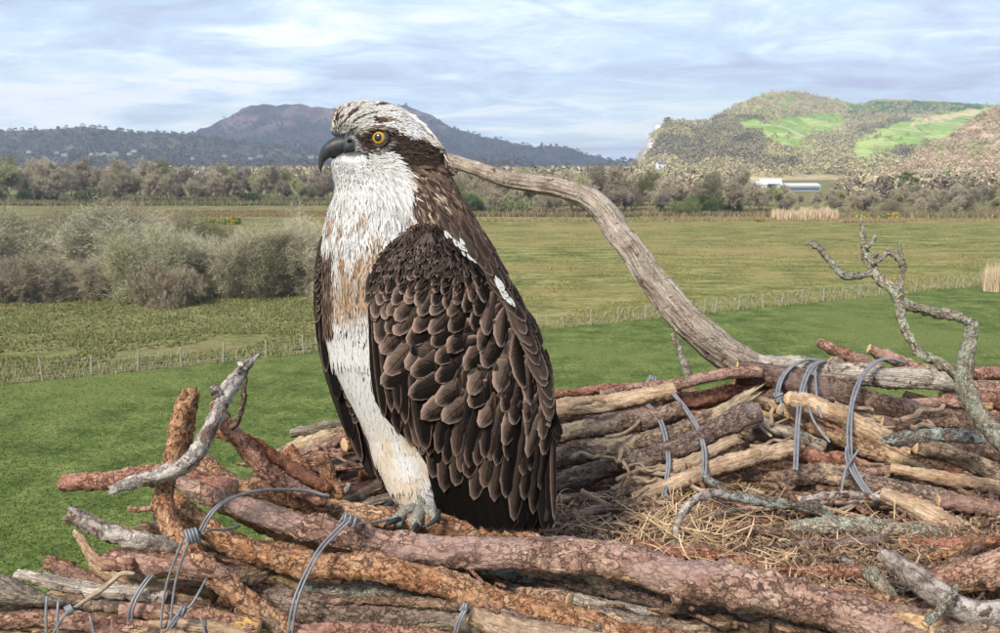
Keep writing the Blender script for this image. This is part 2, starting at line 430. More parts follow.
low_v = hill('wooded_ridge', crest_low, 1350, 1800, -260, 540, col_low, 9, 200, 40, seed=21, back=250)

crest_r = [(560, 190), (612, 176), (628, 167), (636, 158), (641, 149), (648, 136), (655, 126), (665, 121.5), (680, 122), (698, 124), (710, 119), (722, 112), (735, 104), (750, 97), (765, 92.5), (785, 91), (805, 94), (825, 98), (842, 101), (858, 105), (866, 101), (880, 98.5), (905, 100), (940, 102.5), (985, 105), (1060, 107), (1300, 100)]
mead1 = [(757, 125), (770, 121), (800, 116), (838, 112), (846, 124), (822, 134), (803, 138), (812, 150), (786, 150), (764, 138)]
mead2 = [(852, 162), (852, 142), (880, 129), (915, 118), (960, 110), (990, 106), (984, 124), (955, 140), (915, 146), (882, 150), (868, 162)]
mead3 = [(738, 121), (762, 118), (765, 130), (744, 131)]
def col_right(qx, qy, X, Y, Z, t):
    n = fbm(np.stack([X / 60, Y / 90, Z / 25], -1), 5, 25)
    jx, jy = qx + n * 3, qy + fbm(np.stack([X / 30, Y / 60, Z / 12], -1), 4, 31) * 2.0
    c = mixc((0.28, 0.23, 0.12), (0.42, 0.34, 0.19), smooth(-.4, .6, n))
    c = mixc(c, (0.19, 0.30, 0.06), smooth(0.42, 0.6, n) * (qy > 95) * (qy < 125) * (qx > 730))
    md = in_poly(jx, jy, mead1) | in_poly(jx, jy, mead2) | in_poly(jx, jy, mead3)
    gcol = mixc((0.22, 0.33, 0.065), (0.36, 0.41, 0.14), smooth(-.4, .5, fbm(np.stack([X / 45, Y / 45, Z * 0], -1), 4, 41)))
    c = np.where(md[..., None], gcol, c)
    c = np.where((in_poly(jx, jy, [(905, 128), (930, 116), (975, 109), (978, 114), (940, 120)]))[..., None], np.array((0.5, 0.40, 0.22)), c)
    dk = in_poly(jx, jy, [(850, 106), (866, 100), (940, 101), (985, 104), (985, 110), (940, 111), (880, 115), (845, 113)])
    c = np.where(dk[..., None], mixc((0.06, 0.11, 0.035), (0.12, 0.2, 0.05), smooth(-.2, .3, n)), c)
    tr = np.abs(jy - np.interp(qx, [778, 790, 800, 812], [125, 130, 136, 139])) < 0.9
    c = np.where((tr & (qx > 778) & (qx < 812))[..., None], np.array((0.5, 0.42, 0.3)), c)
    cl = (qx < 661 - (qy - 125) * 0.36 + n * 5) & (qy > 124) & (qy < 164)
    c = np.where(cl[..., None], mixc((0.34, 0.32, 0.30), (0.6, 0.57, 0.53), smooth(-.3, .5, fbm(np.stack([X / 9, Y / 30, Z / 18], -1), 4, 51))), c)
    return c
right_v = hill('right_hill', crest_r, [(560, 1000), (700, 700), (900, 760), (1300, 800)], [(560, 1150), (640, 1150), (700, 1350), (800, 1750), (1300, 1900)], 560, 1300, col_right, 9, 420, 130, prof=1.05, seed=33, back=500)
crest_n = [(840, 196), (860, 188), (880, 178), (900, 166), (915, 155), (930, 145), (945, 135), (960, 125), (975, 115), (988, 107.5), (1000, 103), (1030, 92), (1100, 80), (1300, 78)]
def col_near(qx, qy, X, Y, Z, t):
    n = fbm(np.stack([X / 25, Y / 45, Z / 12], -1), 5, 61)
    c = mixc((0.27, 0.20, 0.13), (0.50, 0.39, 0.27), smooth(-.5, .6, n))
    return mixc(c, (0.2, 0.24, 0.07), smooth(.35, .6, n))
near_v = hill('near_right_slope', crest_n, [(840, 480), (1300, 420)], [(840, 560), (1000, 760), (1300, 800)], 840, 1300, col_near, 5, 160, 80, seed=71, back=200)

# woodland crowns on the hills: nobody could count them -> one object per hillside
m_leaf = m_vcol('winter_crowns', 0.9)
def crowns(name, hv, n, hgt, colfn, seed, k=36, size=0.105, flat=0.9, reject=None, tmax=0.99):
    rs = np.random.RandomState(seed); v, qx, qy = hv; v = np.asarray(v)
    ny, nx = qx.shape; ny -= 1
    # choose evenly in the picture
    i = rs.uniform(0.02, tmax, n * 3) * (ny - 1); j = rs.uniform(0, 1, n * 3) * (nx - 1.01)
    i0 = i.astype(int); j0 = j.astype(int); a = (i - i0)[:, None]; b = (j - j0)[:, None]
    i1 = np.minimum(i0 + 1, ny - 1); j1 = np.minimum(j0 + 1, nx - 1)
    p = v[i0, j0] * (1 - a) * (1 - b) + v[i1, j0] * a * (1 - b) + v[i0, j1] * (1 - a) * b + v[i1, j1] * a * b
    x, y = proj(p)
    ok = (x > -60) & (x < 1060)
    if reject is not None: ok &= ~reject(x, y, rs)
    p = p[ok][:n]; x, y = x[ok][:n], y[ok][:n]; n = len(p)
    h = hgt * rs.uniform(0.6, 1.3, n); col = colfn(x, y, p, rs)
    # each crown: k little quads spread over an uneven dome
    th = rs.uniform(0, 2 * math.pi, (n, k)); u = rs.uniform(-0.25, 1, (n, k)); r = rs.uniform(0.55, 1, (n, k)) * np.sqrt(np.clip(1 - u * np.abs(u), 0.05, 1))
    lob = 1 + 0.25 * np.sin(th * 3 + rs.uniform(0, 6, (n, 1)))
    c = np.stack([np.cos(th) * r * lob * 0.55, np.sin(th) * r * lob * 0.55, 0.35 + u * 0.6 * flat], -1) * h[:, None, None] + p[:, None, :]
    s = (h[:, None] * size * rs.uniform(0.6, 1.4, (n, k)))[..., None]
    d1 = rs.normal(size=(n, k, 3)); d1 /= np.linalg.norm(d1, axis=-1, keepdims=True)
    d2 = np.cross(d1, rs.normal(size=(n, k, 3))); d2 /= np.linalg.norm(d2, axis=-1, keepdims=True)
    q = np.stack([c - d1 * s - d2 * s * .6, c + d1 * s - d2 * s * .6, c + d1 * s + d2 * s * .6, c - d1 * s + d2 * s * .6], 2).reshape(-1, 3)
    cc = np.repeat(np.clip(col[:, None, :] * rs.uniform(0.88, 1.12, (n, k, 1)), 0, 1), 4, 1).reshape(-1, 3)
    f = np.arange(len(q)).reshape(-1, 4)
    link(name, mesh_np(name, q, f, m_leaf, False, {'col': cc}), kind='stuff')
def pick(rs, n, cols, w):
    c = np.array(cols)[rs.choice(len(cols), n, p=np.array(w) / sum(w))]
    return c * rs.uniform(0.86, 1.14, (n, 1))
def rej_right(x, y, rs):
    x2, y2 = x + rs.normal(0, 1.2, len(x)), y + rs.normal(0, 0.8, len(x)) - 1
    r = in_poly(x2, y2, mead1) | in_poly(x2, y2, mead2) | in_poly(x2, y2, mead3)
    r &= rs.uniform(size=len(x)) > 0.035
    r |= (y < 105) & (x > 840) & (rs.uniform(size=len(x)) > 0.2)
    r |= (x < 664 - (y - 125) * 0.42) & (y > 122) & (y < 164) & (rs.uniform(size=len(x)) > 0.05)
    r |= (y < 112) & (rs.uniform(size=len(x)) > 0.45)
    return r
def col_cr(x, y, p, rs):
    n = len(x); c = pick(rs, n, [(0.44, 0.39, 0.22), (0.39, 0.34, 0.20), (0.33, 0.285, 0.19), (0.50, 0.42, 0.25), (0.34, 0.36, 0.15), (0.12, 0.18, 0.06)], [5, 5, 3, 3, 1.6, .7])
    pur = vnoise(np.stack([x / 30, y / 12, x * 0], -1), 4) > 0.1
    c[pur & (y > 118) & (y < 170)] *= np.array((0.62, 0.60, 0.68))
    dk = in_poly(x, y, [(715, 125), (760, 126), (800, 136), (700, 150), (690, 132)]); c[dk] *= 0.7
    return c
crowns('hillside_woodland', right_v, 13000, 6.0, col_cr, 3, 26, reject=rej_right)
crowns('slope_scrub', near_v, 3600, 3.2, lambda x, y, p, rs: pick(rs, len(x), [(0.56, 0.44, 0.31), (0.44, 0.34, 0.24), (0.34, 0.26, 0.19), (0.32, 0.34, 0.14)], [5, 4, 2, .8]), 5, 26)
def rej_far(x, y, rs): return (y < 126 + rs.normal(0, 7, len(x))) & (rs.uniform(size=len(x)) > 0.06)
crowns('far_hill_woodland', far_v, 6500, 10, lambda x, y, p, rs: pick(rs, len(x), [(0.065, 0.057, 0.062), (0.045, 0.047, 0.046), (0.10, 0.08, 0.08), (0.03, 0.04, 0.032)], [4, 3, 2, 1]), 7, 16, size=0.17, reject=rej_far)
crowns('ridge_woodland', low_v, 5500, 7.5, lambda x, y, p, rs: pick(rs, len(x), [(0.11, 0.095, 0.09), (0.08, 0.08, 0.07), (0.15, 0.12, 0.105), (0.045, 0.06, 0.04)], [4, 3, 2, 1]), 8, 20, size=0.14, tmax=1.0)

# flat land between the near wood and the hills
def flatwood(name, n, box, hgt, cols, w, seed, k=20, reject=None):
    rs = np.random.RandomState(seed)
    px = rs.uniform(box[0], box[1], n); Y = rs.uniform(box[2], box[3], n)
    k_ = ~((px > 738) & (px < 836) & (Y < 470)); px, Y = px[k_], Y[k_]; n = len(px)
    p = V(px, 165.0, Y); p[:, 2] = 0
    vv = np.tile(p[None], (2, 1, 1)); qx = np.zeros((3, n)); 
    def build():
        h = hgt * rs.uniform(0.6, 1.3, n)
        th = rs.uniform(0, 2 * math.pi, (n, k)); u = rs.uniform(-0.4, 1, (n, k)); r = rs.uniform(0.4, 1, (n, k)) * np.sqrt(np.clip(1 - u * np.abs(u), 0.05, 1))
        c = np.stack([np.cos(th) * r * 0.5, np.sin(th) * r * 0.5, 0.42 + u * 0.55], -1) * h[:, None, None] + p[:, None, :]
        s = (h[:, None] * 0.075 * rs.uniform(0.5, 1.4, (n, k)))[..., None]
        d1 = rs.normal(size=(n, k, 3)); d1 /= np.linalg.norm(d1, axis=-1, keepdims=True)
        d2 = np.cross(d1, rs.normal(size=(n, k, 3))); d2 /= np.linalg.norm(d2, axis=-1, keepdims=True)
        q = np.stack([c - d1 * s - d2 * s * .5, c + d1 * s - d2 * s * .5, c + d1 * s + d2 * s * .5, c - d1 * s + d2 * s * .5], 2).reshape(-1, 3)
        cc = pick(rs, n, cols, w)[:, None, :] * rs.uniform(0.7, 1.3, (n, k, 1))
        link(name, mesh_np(name, q, np.arange(len(q)).reshape(-1, 4), m_leaf, False, {'col': np.repeat(cc, 4, 1).reshape(-1, 3)}), kind='stuff')
    build()
bare = [(0.34, 0.28, 0.20), (0.25, 0.205, 0.155), (0.42, 0.35, 0.23), (0.28, 0.30, 0.14)]
flatwood('distant_woodland', 1500, (-60, 640, 420, 1300), 9, bare, [3, 3, 2, 1], 12, 60)
flatwood('woodland_below_the_hill', 420, (600, 1060, 290, 440), 7.5, bare, [3, 2, 3, 1.4], 13, 130)

# ------------------------------------------------------------------ trees
m_twig = m_vcol('bare_twigs', 0.9)
def grow(seed, H, stems=1, spread=0.5, levels=4, twig_n=7, twig_l=0.06, thick=0.022, up=0.25, lean=0.2, colr=(0.22, 0.18, 0.14), tipc=(0.32, 0.27, 0.19), tw=0.012, segs=4, leaf=0, leafc=(0.25, 0.28, 0.12)):
    rs = random.Random(seed); tr, cr = Acc(), Acc()
    def seg(acc, a, b, ra, rb, n, col):
        d = (b - a).normalized(); s = d.orthogonal().normalized(); t = d.cross(s)
        ring = [(math.cos(2 * math.pi * i / n), math.sin(2 * math.pi * i / n)) for i in range(n)]
        v = [a + (s * x + t * y) * ra for x, y in ring] + [b + (s * x + t * y) * rb for x, y in ring]
        acc.add([tuple(q) for q in v], np.array([[i, (i + 1) % n, n + (i + 1) % n, n + i] for i in range(n)]), col=np.array(col))
    def rv(): return Vector((rs.gauss(0, 1), rs.gauss(0, 1), rs.gauss(0, 1)))
    def branch(p, d, L, r, lev):
        n = max(2, segs - lev // 2); a = p
        for i in range(n):
            d = (d + rv() * 0.17 + Vector((0, 0, up * 0.25))).normalized()
            b = a + d * (L / n); f0, f1 = 1 - i / n * 0.6, 1 - (i + 1) / n * 0.6
            cc = [x * (1 - 0.0) for x in colr]
            seg(tr if lev <= 1 else cr, a, b, max(r * f0, tw * H * .05), max(r * f1, tw * H * .05), 6 if lev == 0 else (4 if lev == 1 else 3), colr if lev < 3 else tipc)
            if lev < levels and (i > 0 or lev > 0 or stems > 1):
                for q in range(2 if lev < levels - 1 else 2):
                    side = (d.cross(rv()).normalized() * (spread + rs.random() * 0.7) + d * 0.6 + Vector((0, 0, up * .6))).normalized()
                    branch(b, side, L * rs.uniform(0.5, 0.74), r * f1 * 0.52, lev + 1)
            a = b
            if lev >= levels - 1:
                for q in range(twig_n):
                    td = (d + rv() * 0.75 + Vector((0, 0, up))).normalized(); tl = H * twig_l * rs.uniform(0.6, 1.5)
                    sd_ = td.orthogonal().normalized() * (tw * 0.1 * H * rs.uniform(0.5, 1.1)); m_ = a + td * tl * 0.5 + rv() * tl * 0.08; e = a + td * tl + rv() * tl * 0.1
                    f = rs.uniform(0.6, 1.35)
                    cr.add([tuple(a - sd_), tuple(a + sd_), tuple(m_ + sd_ * .8), tuple(m_ - sd_ * .8), tuple(e)], [np.array([[0, 1, 2, 3]]), np.array([[3, 2, 4]])], col=np.array([x * f for x in tipc]))
                    if leaf and rs.random() < leaf:
                        s1 = rv().normalized() * H * 0.007; s2 = rv().normalized() * H * 0.007
                        cr.add([tuple(e - s1), tuple(e + s2), tuple(e + s1), tuple(e - s2)], np.array([[0, 1, 2, 3]]), col=np.array([x * f for x in leafc]))
    for k in range(stems):
        if stems == 1: p0, d0 = Vector((0, 0, -0.1)), Vector((rs.gauss(0, lean * .3), rs.gauss(0, lean * .3), 1)).normalized()
        else:
            an = 2 * math.pi * k / stems + rs.random(); p0 = Vector((math.cos(an), math.sin(an), 0)) * 0.05 * H + Vector((0, 0, -0.1)); d0 = Vector((math.cos(an) * lean, math.sin(an) * lean, 0.75)).normalized()
        branch(p0, d0, H * (0.42 if stems == 1 else 0.45) * rs.uniform(0.85, 1.1), thick * H, 0)
    a, b = tr.mesh('trunk', m_twig), cr.mesh('crown', m_twig)
    return a, b
def tree(kind, meshes, loc, rz, sc, label, cat='tree', group=None):
    o = link(kind, None, None, label, cat, group, loc=loc); o.rotation_euler = (0, 0, rz); o.scale = sc if isinstance(sc, tuple) else (sc, sc, sc)
    link('trunk', meshes[0], o); link('crown', meshes[1], o)
    return o
T_bare = [grow(100 + i, 10, 1, 0.42, 4, 3, 0.05, 0.022, up=0.42, colr=c, tipc=tc, tw=0.034, leaf=0) for i, (c, tc) in enumerate([((0.20, 0.17, 0.12), (0.35, 0.295, 0.205)), ((0.28, 0.245, 0.175), (0.43, 0.37, 0.26)), ((0.13, 0.11, 0.08), (0.26, 0.215, 0.16)), ((0.26, 0.24, 0.16), (0.33, 0.33, 0.165))])]
T_round = [grow(200 + i, 9, 4, 0.6, 3, 5, 0.07, 0.014, up=0.22, lean=0.42, colr=c, tipc=tc, tw=0.03, leaf=lf_, leafc=lc) for i, (c, tc, lf_, lc) in enumerate([((0.30, 0.25, 0.19), (0.46, 0.38, 0.25), 0, (0, 0, 0)), ((0.24, 0.21, 0.15), (0.34, 0.35, 0.17), 0.6, (0.26, 0.33, 0.11)), ((0.11, 0.12, 0.07), (0.13, 0.15, 0.07), 1.0, (0.085, 0.125, 0.04))])]
T_sallow = [grow(300 + i, 9, 7, 0.65, 3, 4, 0.07, 0.013, up=0.2, lean=0.75, colr=c, tipc=tc, tw=0.016, segs=5, leaf=lf_, leafc=lc) for i, (c, tc, lf_, lc) in enumerate([((0.46, 0.43, 0.34), (0.38, 0.35, 0.24), 0.10, (0.36, 0.36, 0.18)), ((0.38, 0.335, 0.26), (0.31, 0.26, 0.18), 0.0, (0, 0, 0)), ((0.44, 0.41, 0.31), (0.36, 0.34, 0.21), 0.15, (0.32, 0.34, 0.15)), ((0.50, 0.46, 0.37), (0.38, 0.34, 0.23), 0.0, (0, 0, 0))])]
rt = random.Random(5)
# wood edge across the pasture (right), three loose rows
def gpt(px, Y): p = V(px, 165.0, Y); return (p[0], p[1], 0)
GR = 'trees of the wood edge beyond the pasture'
lab_r = {0: 'bare grey-brown tree standing in the wood edge beyond the pasture', 1: 'bare pale-twigged tree standing in the wood edge beyond the pasture', 2: 'dark bare tree standing in the wood edge beyond the pasture', 3: 'greenish bare tree standing in the wood edge beyond the pasture'}
def zone(x, zs):
    for lim, nm in zs:
        if x < lim: return nm
    return zs[-1][1]
ZR = [(560, 'just right of the osprey\'s back'), (640, 'behind the crest of the driftwood limb'), (738, 'between the driftwood limb and the farm sheds'), (836, 'in front of the farm sheds'), (925, 'above the lichened branch'), (2000, 'near the right edge')]
ZL = [(50, 'at the left edge'), (120, 'over the left sallows'), (195, 'over the middle of the sallows'), (2000, 'just left of the osprey')]
ROW = ['front-row ', 'middle-row ', 'rear-row ']
KIND = {0: 'bare grey-brown tree', 1: 'bare pale-twigged tree', 2: 'dark bare tree', 3: 'greenish bare tree'}
px = 452
while px < 1040:
    for row, (Y, hs) in enumerate(((222, 0.85), (245, 0.95), (272, 1.0))):
        x = px + rt.uniform(-8, 8) + row * 6; y = Y + rt.uniform(-7, 7)
        top = np.interp(x, [450, 560, 620, 660, 700, 740, 790, 850, 930, 1040], [1.05, 1.0, 1.12, 1.0, .85, 1.1, .62, .52, .62, .66])
        if 742 < x < 832: top *= 0.84
        if row == 0 and rt.random() < 0.30:
            k = rt.choice([0, 1, 1, 2]); 
            tree('shrubby_tree', T_round[k], gpt(x, y), rt.uniform(0, 6.3), rt.uniform(0.55, 0.8) * min(1, top + .1), ['rounded bare willow bush', 'rounded green-tinged willow bush', 'dark evergreen bush'][k] + ' below far wood ' + zone(x, ZR), 'bush', 'bushes of the far wood edge ' + str(['bare', 'green-tinged', 'evergreen'][k]) + ' ' + zone(x, ZR))
            continue
        k = rt.choice([0, 0, 1, 1, 2, 3])
        s = rt.uniform(0.72, 1.18) * top * hs * 0.98
        tree('bare_tree', T_bare[k], gpt(x, y), rt.uniform(0, 6.3), (s, s, s), ROW[row] + KIND[k] + ' of far wood edge ' + zone(x, ZR), 'tree', GR + ', ' + ROW[row] + KIND[k] + ' ' + zone(x, ZR))
    px += rt.uniform(11, 15)
# wood behind the sallows (left)
lab_l = {0: 'bare grey-brown tree in the wood behind the sallow bushes', 1: 'bare pale-twigged tree in the wood behind the sallow bushes', 2: 'dark bare tree in the wood behind the sallow bushes', 3: 'greenish bare tree in the wood behind the sallow bushes'}
px = -30
while px < 330:
    for row, (Y, hs) in enumerate(((288, 1.0), (325, 1.25), (360, 1.4))):
        x = px + rt.uniform(-6, 6) + row * 5; y = Y + rt.uniform(-8, 8)
        top = np.interp(x, [-30, 40, 110, 130, 145, 200, 330], [1.08, 1.02, .95, 1.15, .98, .88, .8])
        k = rt.choice([0, 0, 1, 2, 2, 3]); s = rt.uniform(0.75, 1.2) * top * hs
        if row == 0 and rt.random() < 0.25:
            tree('ivy_clad_bush', T_round[2], gpt(x, y), rt.uniform(0, 6.3), rt.uniform(0.5, 0.75), 'dark evergreen bush in the wood behind the sallow bushes', 'bush', 'evergreen bushes behind the sallows'); continue
        tree('bare_tree', T_bare[k], gpt(x, y), rt.uniform(0, 6.3), (s, s, s), ROW[row] + KIND[k] + ' of the wood behind, ' + zone(x, ZL), 'tree', 'trees of the wood behind the sallows, ' + ROW[row] + KIND[k] + ' ' + zone(x, ZL))
    px += rt.uniform(11, 15)
# brown scrub at the foot of the wood edge, nobody could count it
def tufts(name, pts, h, w, cols, cw, seed, lean=0.35, blades=5, kind='stuff'):
    rs = np.random.RandomState(seed); n = len(pts)
    c = pick(rs, n, cols, cw)
    p = np.repeat(pts, blades, 0); cc = np.repeat(c, blades, 0) * rs.uniform(0.75, 1.3, (n * blades, 1))
    hh = np.repeat(np.broadcast_to(h, (n,)) * rs.uniform(0.6, 1.3, n), blades) * rs.uniform(0.6, 1.2, n * blades)
    a = rs.uniform(0, 2 * math.pi, n * blades); dr = np.stack([np.cos(a), np.sin(a), a * 0], -1)
    sd_ = np.stack([-np.sin(a), np.cos(a), a * 0], -1) * (np.broadcast_to(w, (n,)).repeat(blades) * rs.uniform(0.6, 1.3, n * blades))[:, None]
    b = p + dr * (hh * 0.15)[:, None]
    top = p + dr * (hh * lean * rs.uniform(0, 1.6, n * blades))[:, None]; top[:, 2] += hh
    v = np.stack([b - sd_, b + sd_, top], 1).reshape(-1, 3)
    return link(name, mesh_np(name, v, np.arange(len(v)).reshape(-1, 3), m_leaf, False, {'col': np.repeat(np.clip(cc, 0, 1), 3, 0)}), kind=kind)
def strip_pts(n, x0, x1, ylo, yhi, rs, thr=None, sc=25):
    x = rs.uniform(x0, x1, n); u = rs.uniform(0, 1, n)
    lo = ylo(x) if callable(ylo) else np.full(n, float(ylo)); hi = yhi(x) if callable(yhi) else np.full(n, float(yhi))
    p = G(x, lo + (hi - lo) * u); p[:, 2] = 0
    if thr is not None: p = p[vnoise(np.stack([p[:, 0] / sc, p[:, 1] / sc, p[:, 0] * 0], -1), 77) > thr]
    return p
rs = np.random.RandomState(91)
tufts('bracken_and_brambles', strip_pts(9000, 440, 1060, lambda x: wood_l(x) + 1.0, lambda x: wood_l(x) - 5, rs), 1.1, 0.12, [(0.26, 0.20, 0.11), (0.17, 0.13, 0.09), (0.13, 0.17, 0.06), (0.36, 0.26, 0.14)], [4, 3, 2, 2], 92, blades=7)
tufts('undergrowth_behind_the_sallows', strip_pts(9000, -40, 440, 206, 199, rs), 1.3, 0.12, [(0.24, 0.20, 0.11), (0.18, 0.165, 0.09), (0.16, 0.18, 0.07)], [3, 3, 2], 93, blades=7)
tufts('dead_bracken_patch', strip_pts(2600, 165, 330, 217, 211, rs), 0.45, 0.1, [(0.30, 0.21, 0.11), (0.25, 0.20, 0.10)], [3, 2], 97, blades=6)
rd = [(0.55, 0.43, 0.28), (0.46, 0.34, 0.21), (0.62, 0.50, 0.34)]
tufts('pale_reeds', np.concatenate([strip_pts(900, 772, 838, 220, 216.5, rs), strip_pts(500, 800, 830, 219.5, 214, rs)]), 1.7, 0.09, rd, [3, 2, 2], 94, 0.2, 7)
tufts('reed_clump_by_the_fence', strip_pts(420, 984, 1030, 292, 286, rs), 1.9, 0.035, rd, [3, 2, 2], 95, 0.22, 9)
tufts('dry_rushes', np.concatenate([strip_pts(1400, 835, 905, 223, 219, rs), strip_pts(700, 640, 772, 221, 218, rs), strip_pts(1400, 300, 1040, 222, 219, rs)]), 0.6, 0.07, [(0.36, 0.26, 0.15), (0.28, 0.22, 0.11), (0.2, 0.2, 0.08)], [3, 2, 1], 96, blades=6)
# rough strip along the fence
tufts('fence_side_grass', np.concatenate([strip_pts(4200, -60, 1060, lambda x: fence_l(x) + 1, lambda x: fence_l(x) - 12, rs), strip_pts(2600, 620, 980, lambda x: fence_l(x) + 1, lambda x: fence_l(x) - 12, rs, 0.0)]), 0.30, 0.025, [(0.34, 0.29, 0.15), (0.24, 0.25, 0.10), (0.16, 0.20, 0.06), (0.42, 0.34, 0.2)], [3, 3, 2, 1], 98, blades=6)
tufts('tussocks_below_the_sallows', np.concatenate([strip_pts(26000, -40, 400, lambda x: fence_l(x) - 4, 292, rs, 0.12, 2.6), strip_pts(9000, -40, 400, lambda x: fence_l(x) - 4, 292, rs, -0.6, 9)]), 0.20, 0.03, [(0.25, 0.235, 0.10), (0.20, 0.21, 0.075), (0.14, 0.165, 0.05), (0.32, 0.27, 0.14)], [3, 3, 3, 1], 99, blades=7, lean=0.8)
tufts('pasture_tussocks', np.concatenate([strip_pts(40000, 335, 1060, lambda x: fence_l(x) - 6, 222, rs, 0.1, 3.5), strip_pts(9000, -40, 420, 262, 208, rs, -0.1, 6)]), 0.15, 0.045, [(0.29, 0.25, 0.10), (0.22, 0.215, 0.07), (0.15, 0.165, 0.045), (0.34, 0.27, 0.13)], [3, 3, 3, 1], 101, blades=4)
def near_pts(n):
    x = rs.uniform(-60, 1060, n); y = 300 + 300 * rs.uniform(0, 1, n) ** 1.0
    x2, y2 = x, y; k = y2 > fence_l(x2) + 2
    k &= ~((x2 > 330) & (y2 > 440))
    p = G(x2[k], y2[k]); p[:, 2] = 0.008; return p
tufts('field_grass', near_pts(70000), 0.06, 0.016, [(0.11, 0.165, 0.032), (0.17, 0.225, 0.055), (0.06, 0.095, 0.018), (0.24, 0.25, 0.09)], [4, 3, 3, 1], 102, 0.7, 4)

# sallow bushes on the left: each its own thing
sal = [(-8, 90, 1.0, 0, 'pale lichen-grey sallow bush at the left edge of the marsh'), (38, 98, .78, 3, 'low brownish sallow bush between the two pale ones at far left'), (66, 96, 1.02, 1, 'tall brown-grey sallow bush second from the left'),
       (104, 90, 1.12, 0, 'broad pale green-grey sallow bush, largest of the clump'), (88, 82, .62, 1, 'low grey sallow bush in front of the largest one'), (134, 80, .80, 2, 'pale sallow bush with white twigs low over the grass'), (146, 102, 1.12, 1, 'tall brown twiggy sallow behind the pale clump'),
       (176, 84, .92, 0, 'rounded grey sallow bush in the middle of the clump'), (160, 78, .55, 1, 'low bare grey sallow at the front of the clump'), (202, 96, .9, 2, 'green-tinged sallow bush below the gorse'), (236, 84, .80, 3, 'low pale sallow bush left of the osprey, right of the green-tinged one'), (262, 84, .84, 0, 'pale grey-green sallow bush close to the left of the osprey'),
       (292, 86, .9, 3, 'pale sallow bush directly beside the osprey wing'), (318, 90, .95, 0, 'grey sallow bush partly hidden behind the osprey'), (14, 80, .62, 1, 'low dark-stemmed sallow at the lower left of the clump'), (215, 84, .62, 3, 'small grey sallow bush between the green-tinged ones')]
for i, (x, Y, s, k, lb) in enumerate(sal):
    tree('sallow_bush', T_sallow[k], gpt(x, Y), rt.uniform(0, 6.3), (s * 0.95, s * 0.95, s * 1.0), lb, 'bush', 'sallow bushes of the marsh')
# gorse in flower
def gorse_mesh(seed):
    rs = np.random.RandomState(seed); n = 900; d = rs.normal(size=(n, 3)); d /= np.linalg.norm(d, axis=1, keepdims=True); d[:, 2] = np.abs(d[:, 2])
    r = rs.uniform(0.6, 1.0, n)[:, None] * (1 + 0.3 * vnoise(d * 2.5, seed))[:, None]; c = d * r * np.array((1.3, 1.0, 0.85))
    s = 0.09; a = rs.normal(size=(n, 3)) * s; b = rs.normal(size=(n, 3)) * s
    yel = (rs.uniform(size=n) < 0.5) & (vnoise(d * 3.2, seed + 1) > -0.15); col = np.where(yel[:, None], (0.62, 0.46, 0.04), (0.13, 0.17, 0.05)) * rs.uniform(0.7, 1.2, (n, 1))
    v = np.stack([c - a, c + b, c + a], 1).reshape(-1, 3)
    return mesh_np('gorse_foliage', v, np.arange(len(v)).reshape(-1, 3), m_leaf, False, {'col': np.repeat(col, 3, 0)})
gm = [gorse_mesh(1), gorse_mesh(2)]
for i, (x, y, s, lb) in enumerate([(212, 223, 1.5, 'yellow flowering gorse bush beyond the sallows, left one of the pair'), (232, 224, 1.9, 'yellow flowering gorse bush beyond the sallows, right one of the pair'), (221, 244, 1.4, 'small gorse bush nearer the sallows with few flowers'), (760, 222, 1.0, 'small dull gorse bush left of the pale reeds'),
        (862, 219, 1.6, 'dull yellow-green gorse bush right of the pale reeds'), (880, 220, 1.5, 'olive gorse bush among the brown rushes'), (893, 218, 1.7, 'olive gorse bush at the right end of the brown rushes')]):
    p = G(x, y); o = link('gorse_bush', gm[i % 2], None, lb, 'bush', 'gorse bushes', loc=(p[0], p[1], 0)); o.scale = (s, s, s * .9); o.rotation_euler = (0, 0, i * 1.3)

# ------------------------------------------------------------------ fence
m_post = m_plain('fence_post_wood', (0.33, 0.29, 0.22), 0.9, 0.1, 0.3, 8)
m_wirem = m_plain('fence_wire', (0.28, 0.28, 0.27), 0.5, 0.5, 0.1)
fo = link('stock_fence', None, None, 'long stock fence of wooden posts and wire across the fields', 'fence', loc=tuple(G(0, fence_l(0))))
def post_mesh(s):
    rs = random.Random(s); v = []; n = 7
    for z, r in ((-0.1, 0.06), (0.4, 0.058), (0.85, 0.055), (1.15, 0.052), (1.19, 0.035)):
        for k in range(n): a = 2 * math.pi * k / n; v.append((math.cos(a) * r * rs.uniform(.9, 1.1), math.sin(a) * r * rs.uniform(.9, 1.1), z))
    f = [[i * n + k, i * n + (k + 1) % n, (i + 1) * n + (k + 1) % n, (i + 1) * n + k] for i in range(4) for k in range(n)] + [list(range(4 * n, 5 * n))]
    me = bpy.data.meshes.new('post'); me.from_pydata(v, [], f); me.materials.append(m_post); return me
pmsh = [post_mesh(i) for i in range(3)]
A0, A1 = np.array(G(-60, fence_l(-60))), np.array(G(1090, fence_l(1090))); L_ = np.linalg.norm(A1 - A0); dirf = (A1 - A0) / L_
f0 = np.array(G(0, fence_l(0))); npost = int(L_ / 2.45); tops = []
for i in range(npost + 1):
    q = A0 + dirf * (L_ * i / npost) + np.array([R.uniform(-.1, .1), R.uniform(-.1, .1), 0])
    o = link('post', pmsh[i % 3], fo, loc=tuple(q - f0)); o.rotation_euler = (R.normal(0, .04), R.normal(0, .04), R.uniform(0, 6)); o.scale = (1, 1, R.uniform(.92, 1.08)); tops.append(q - f0)
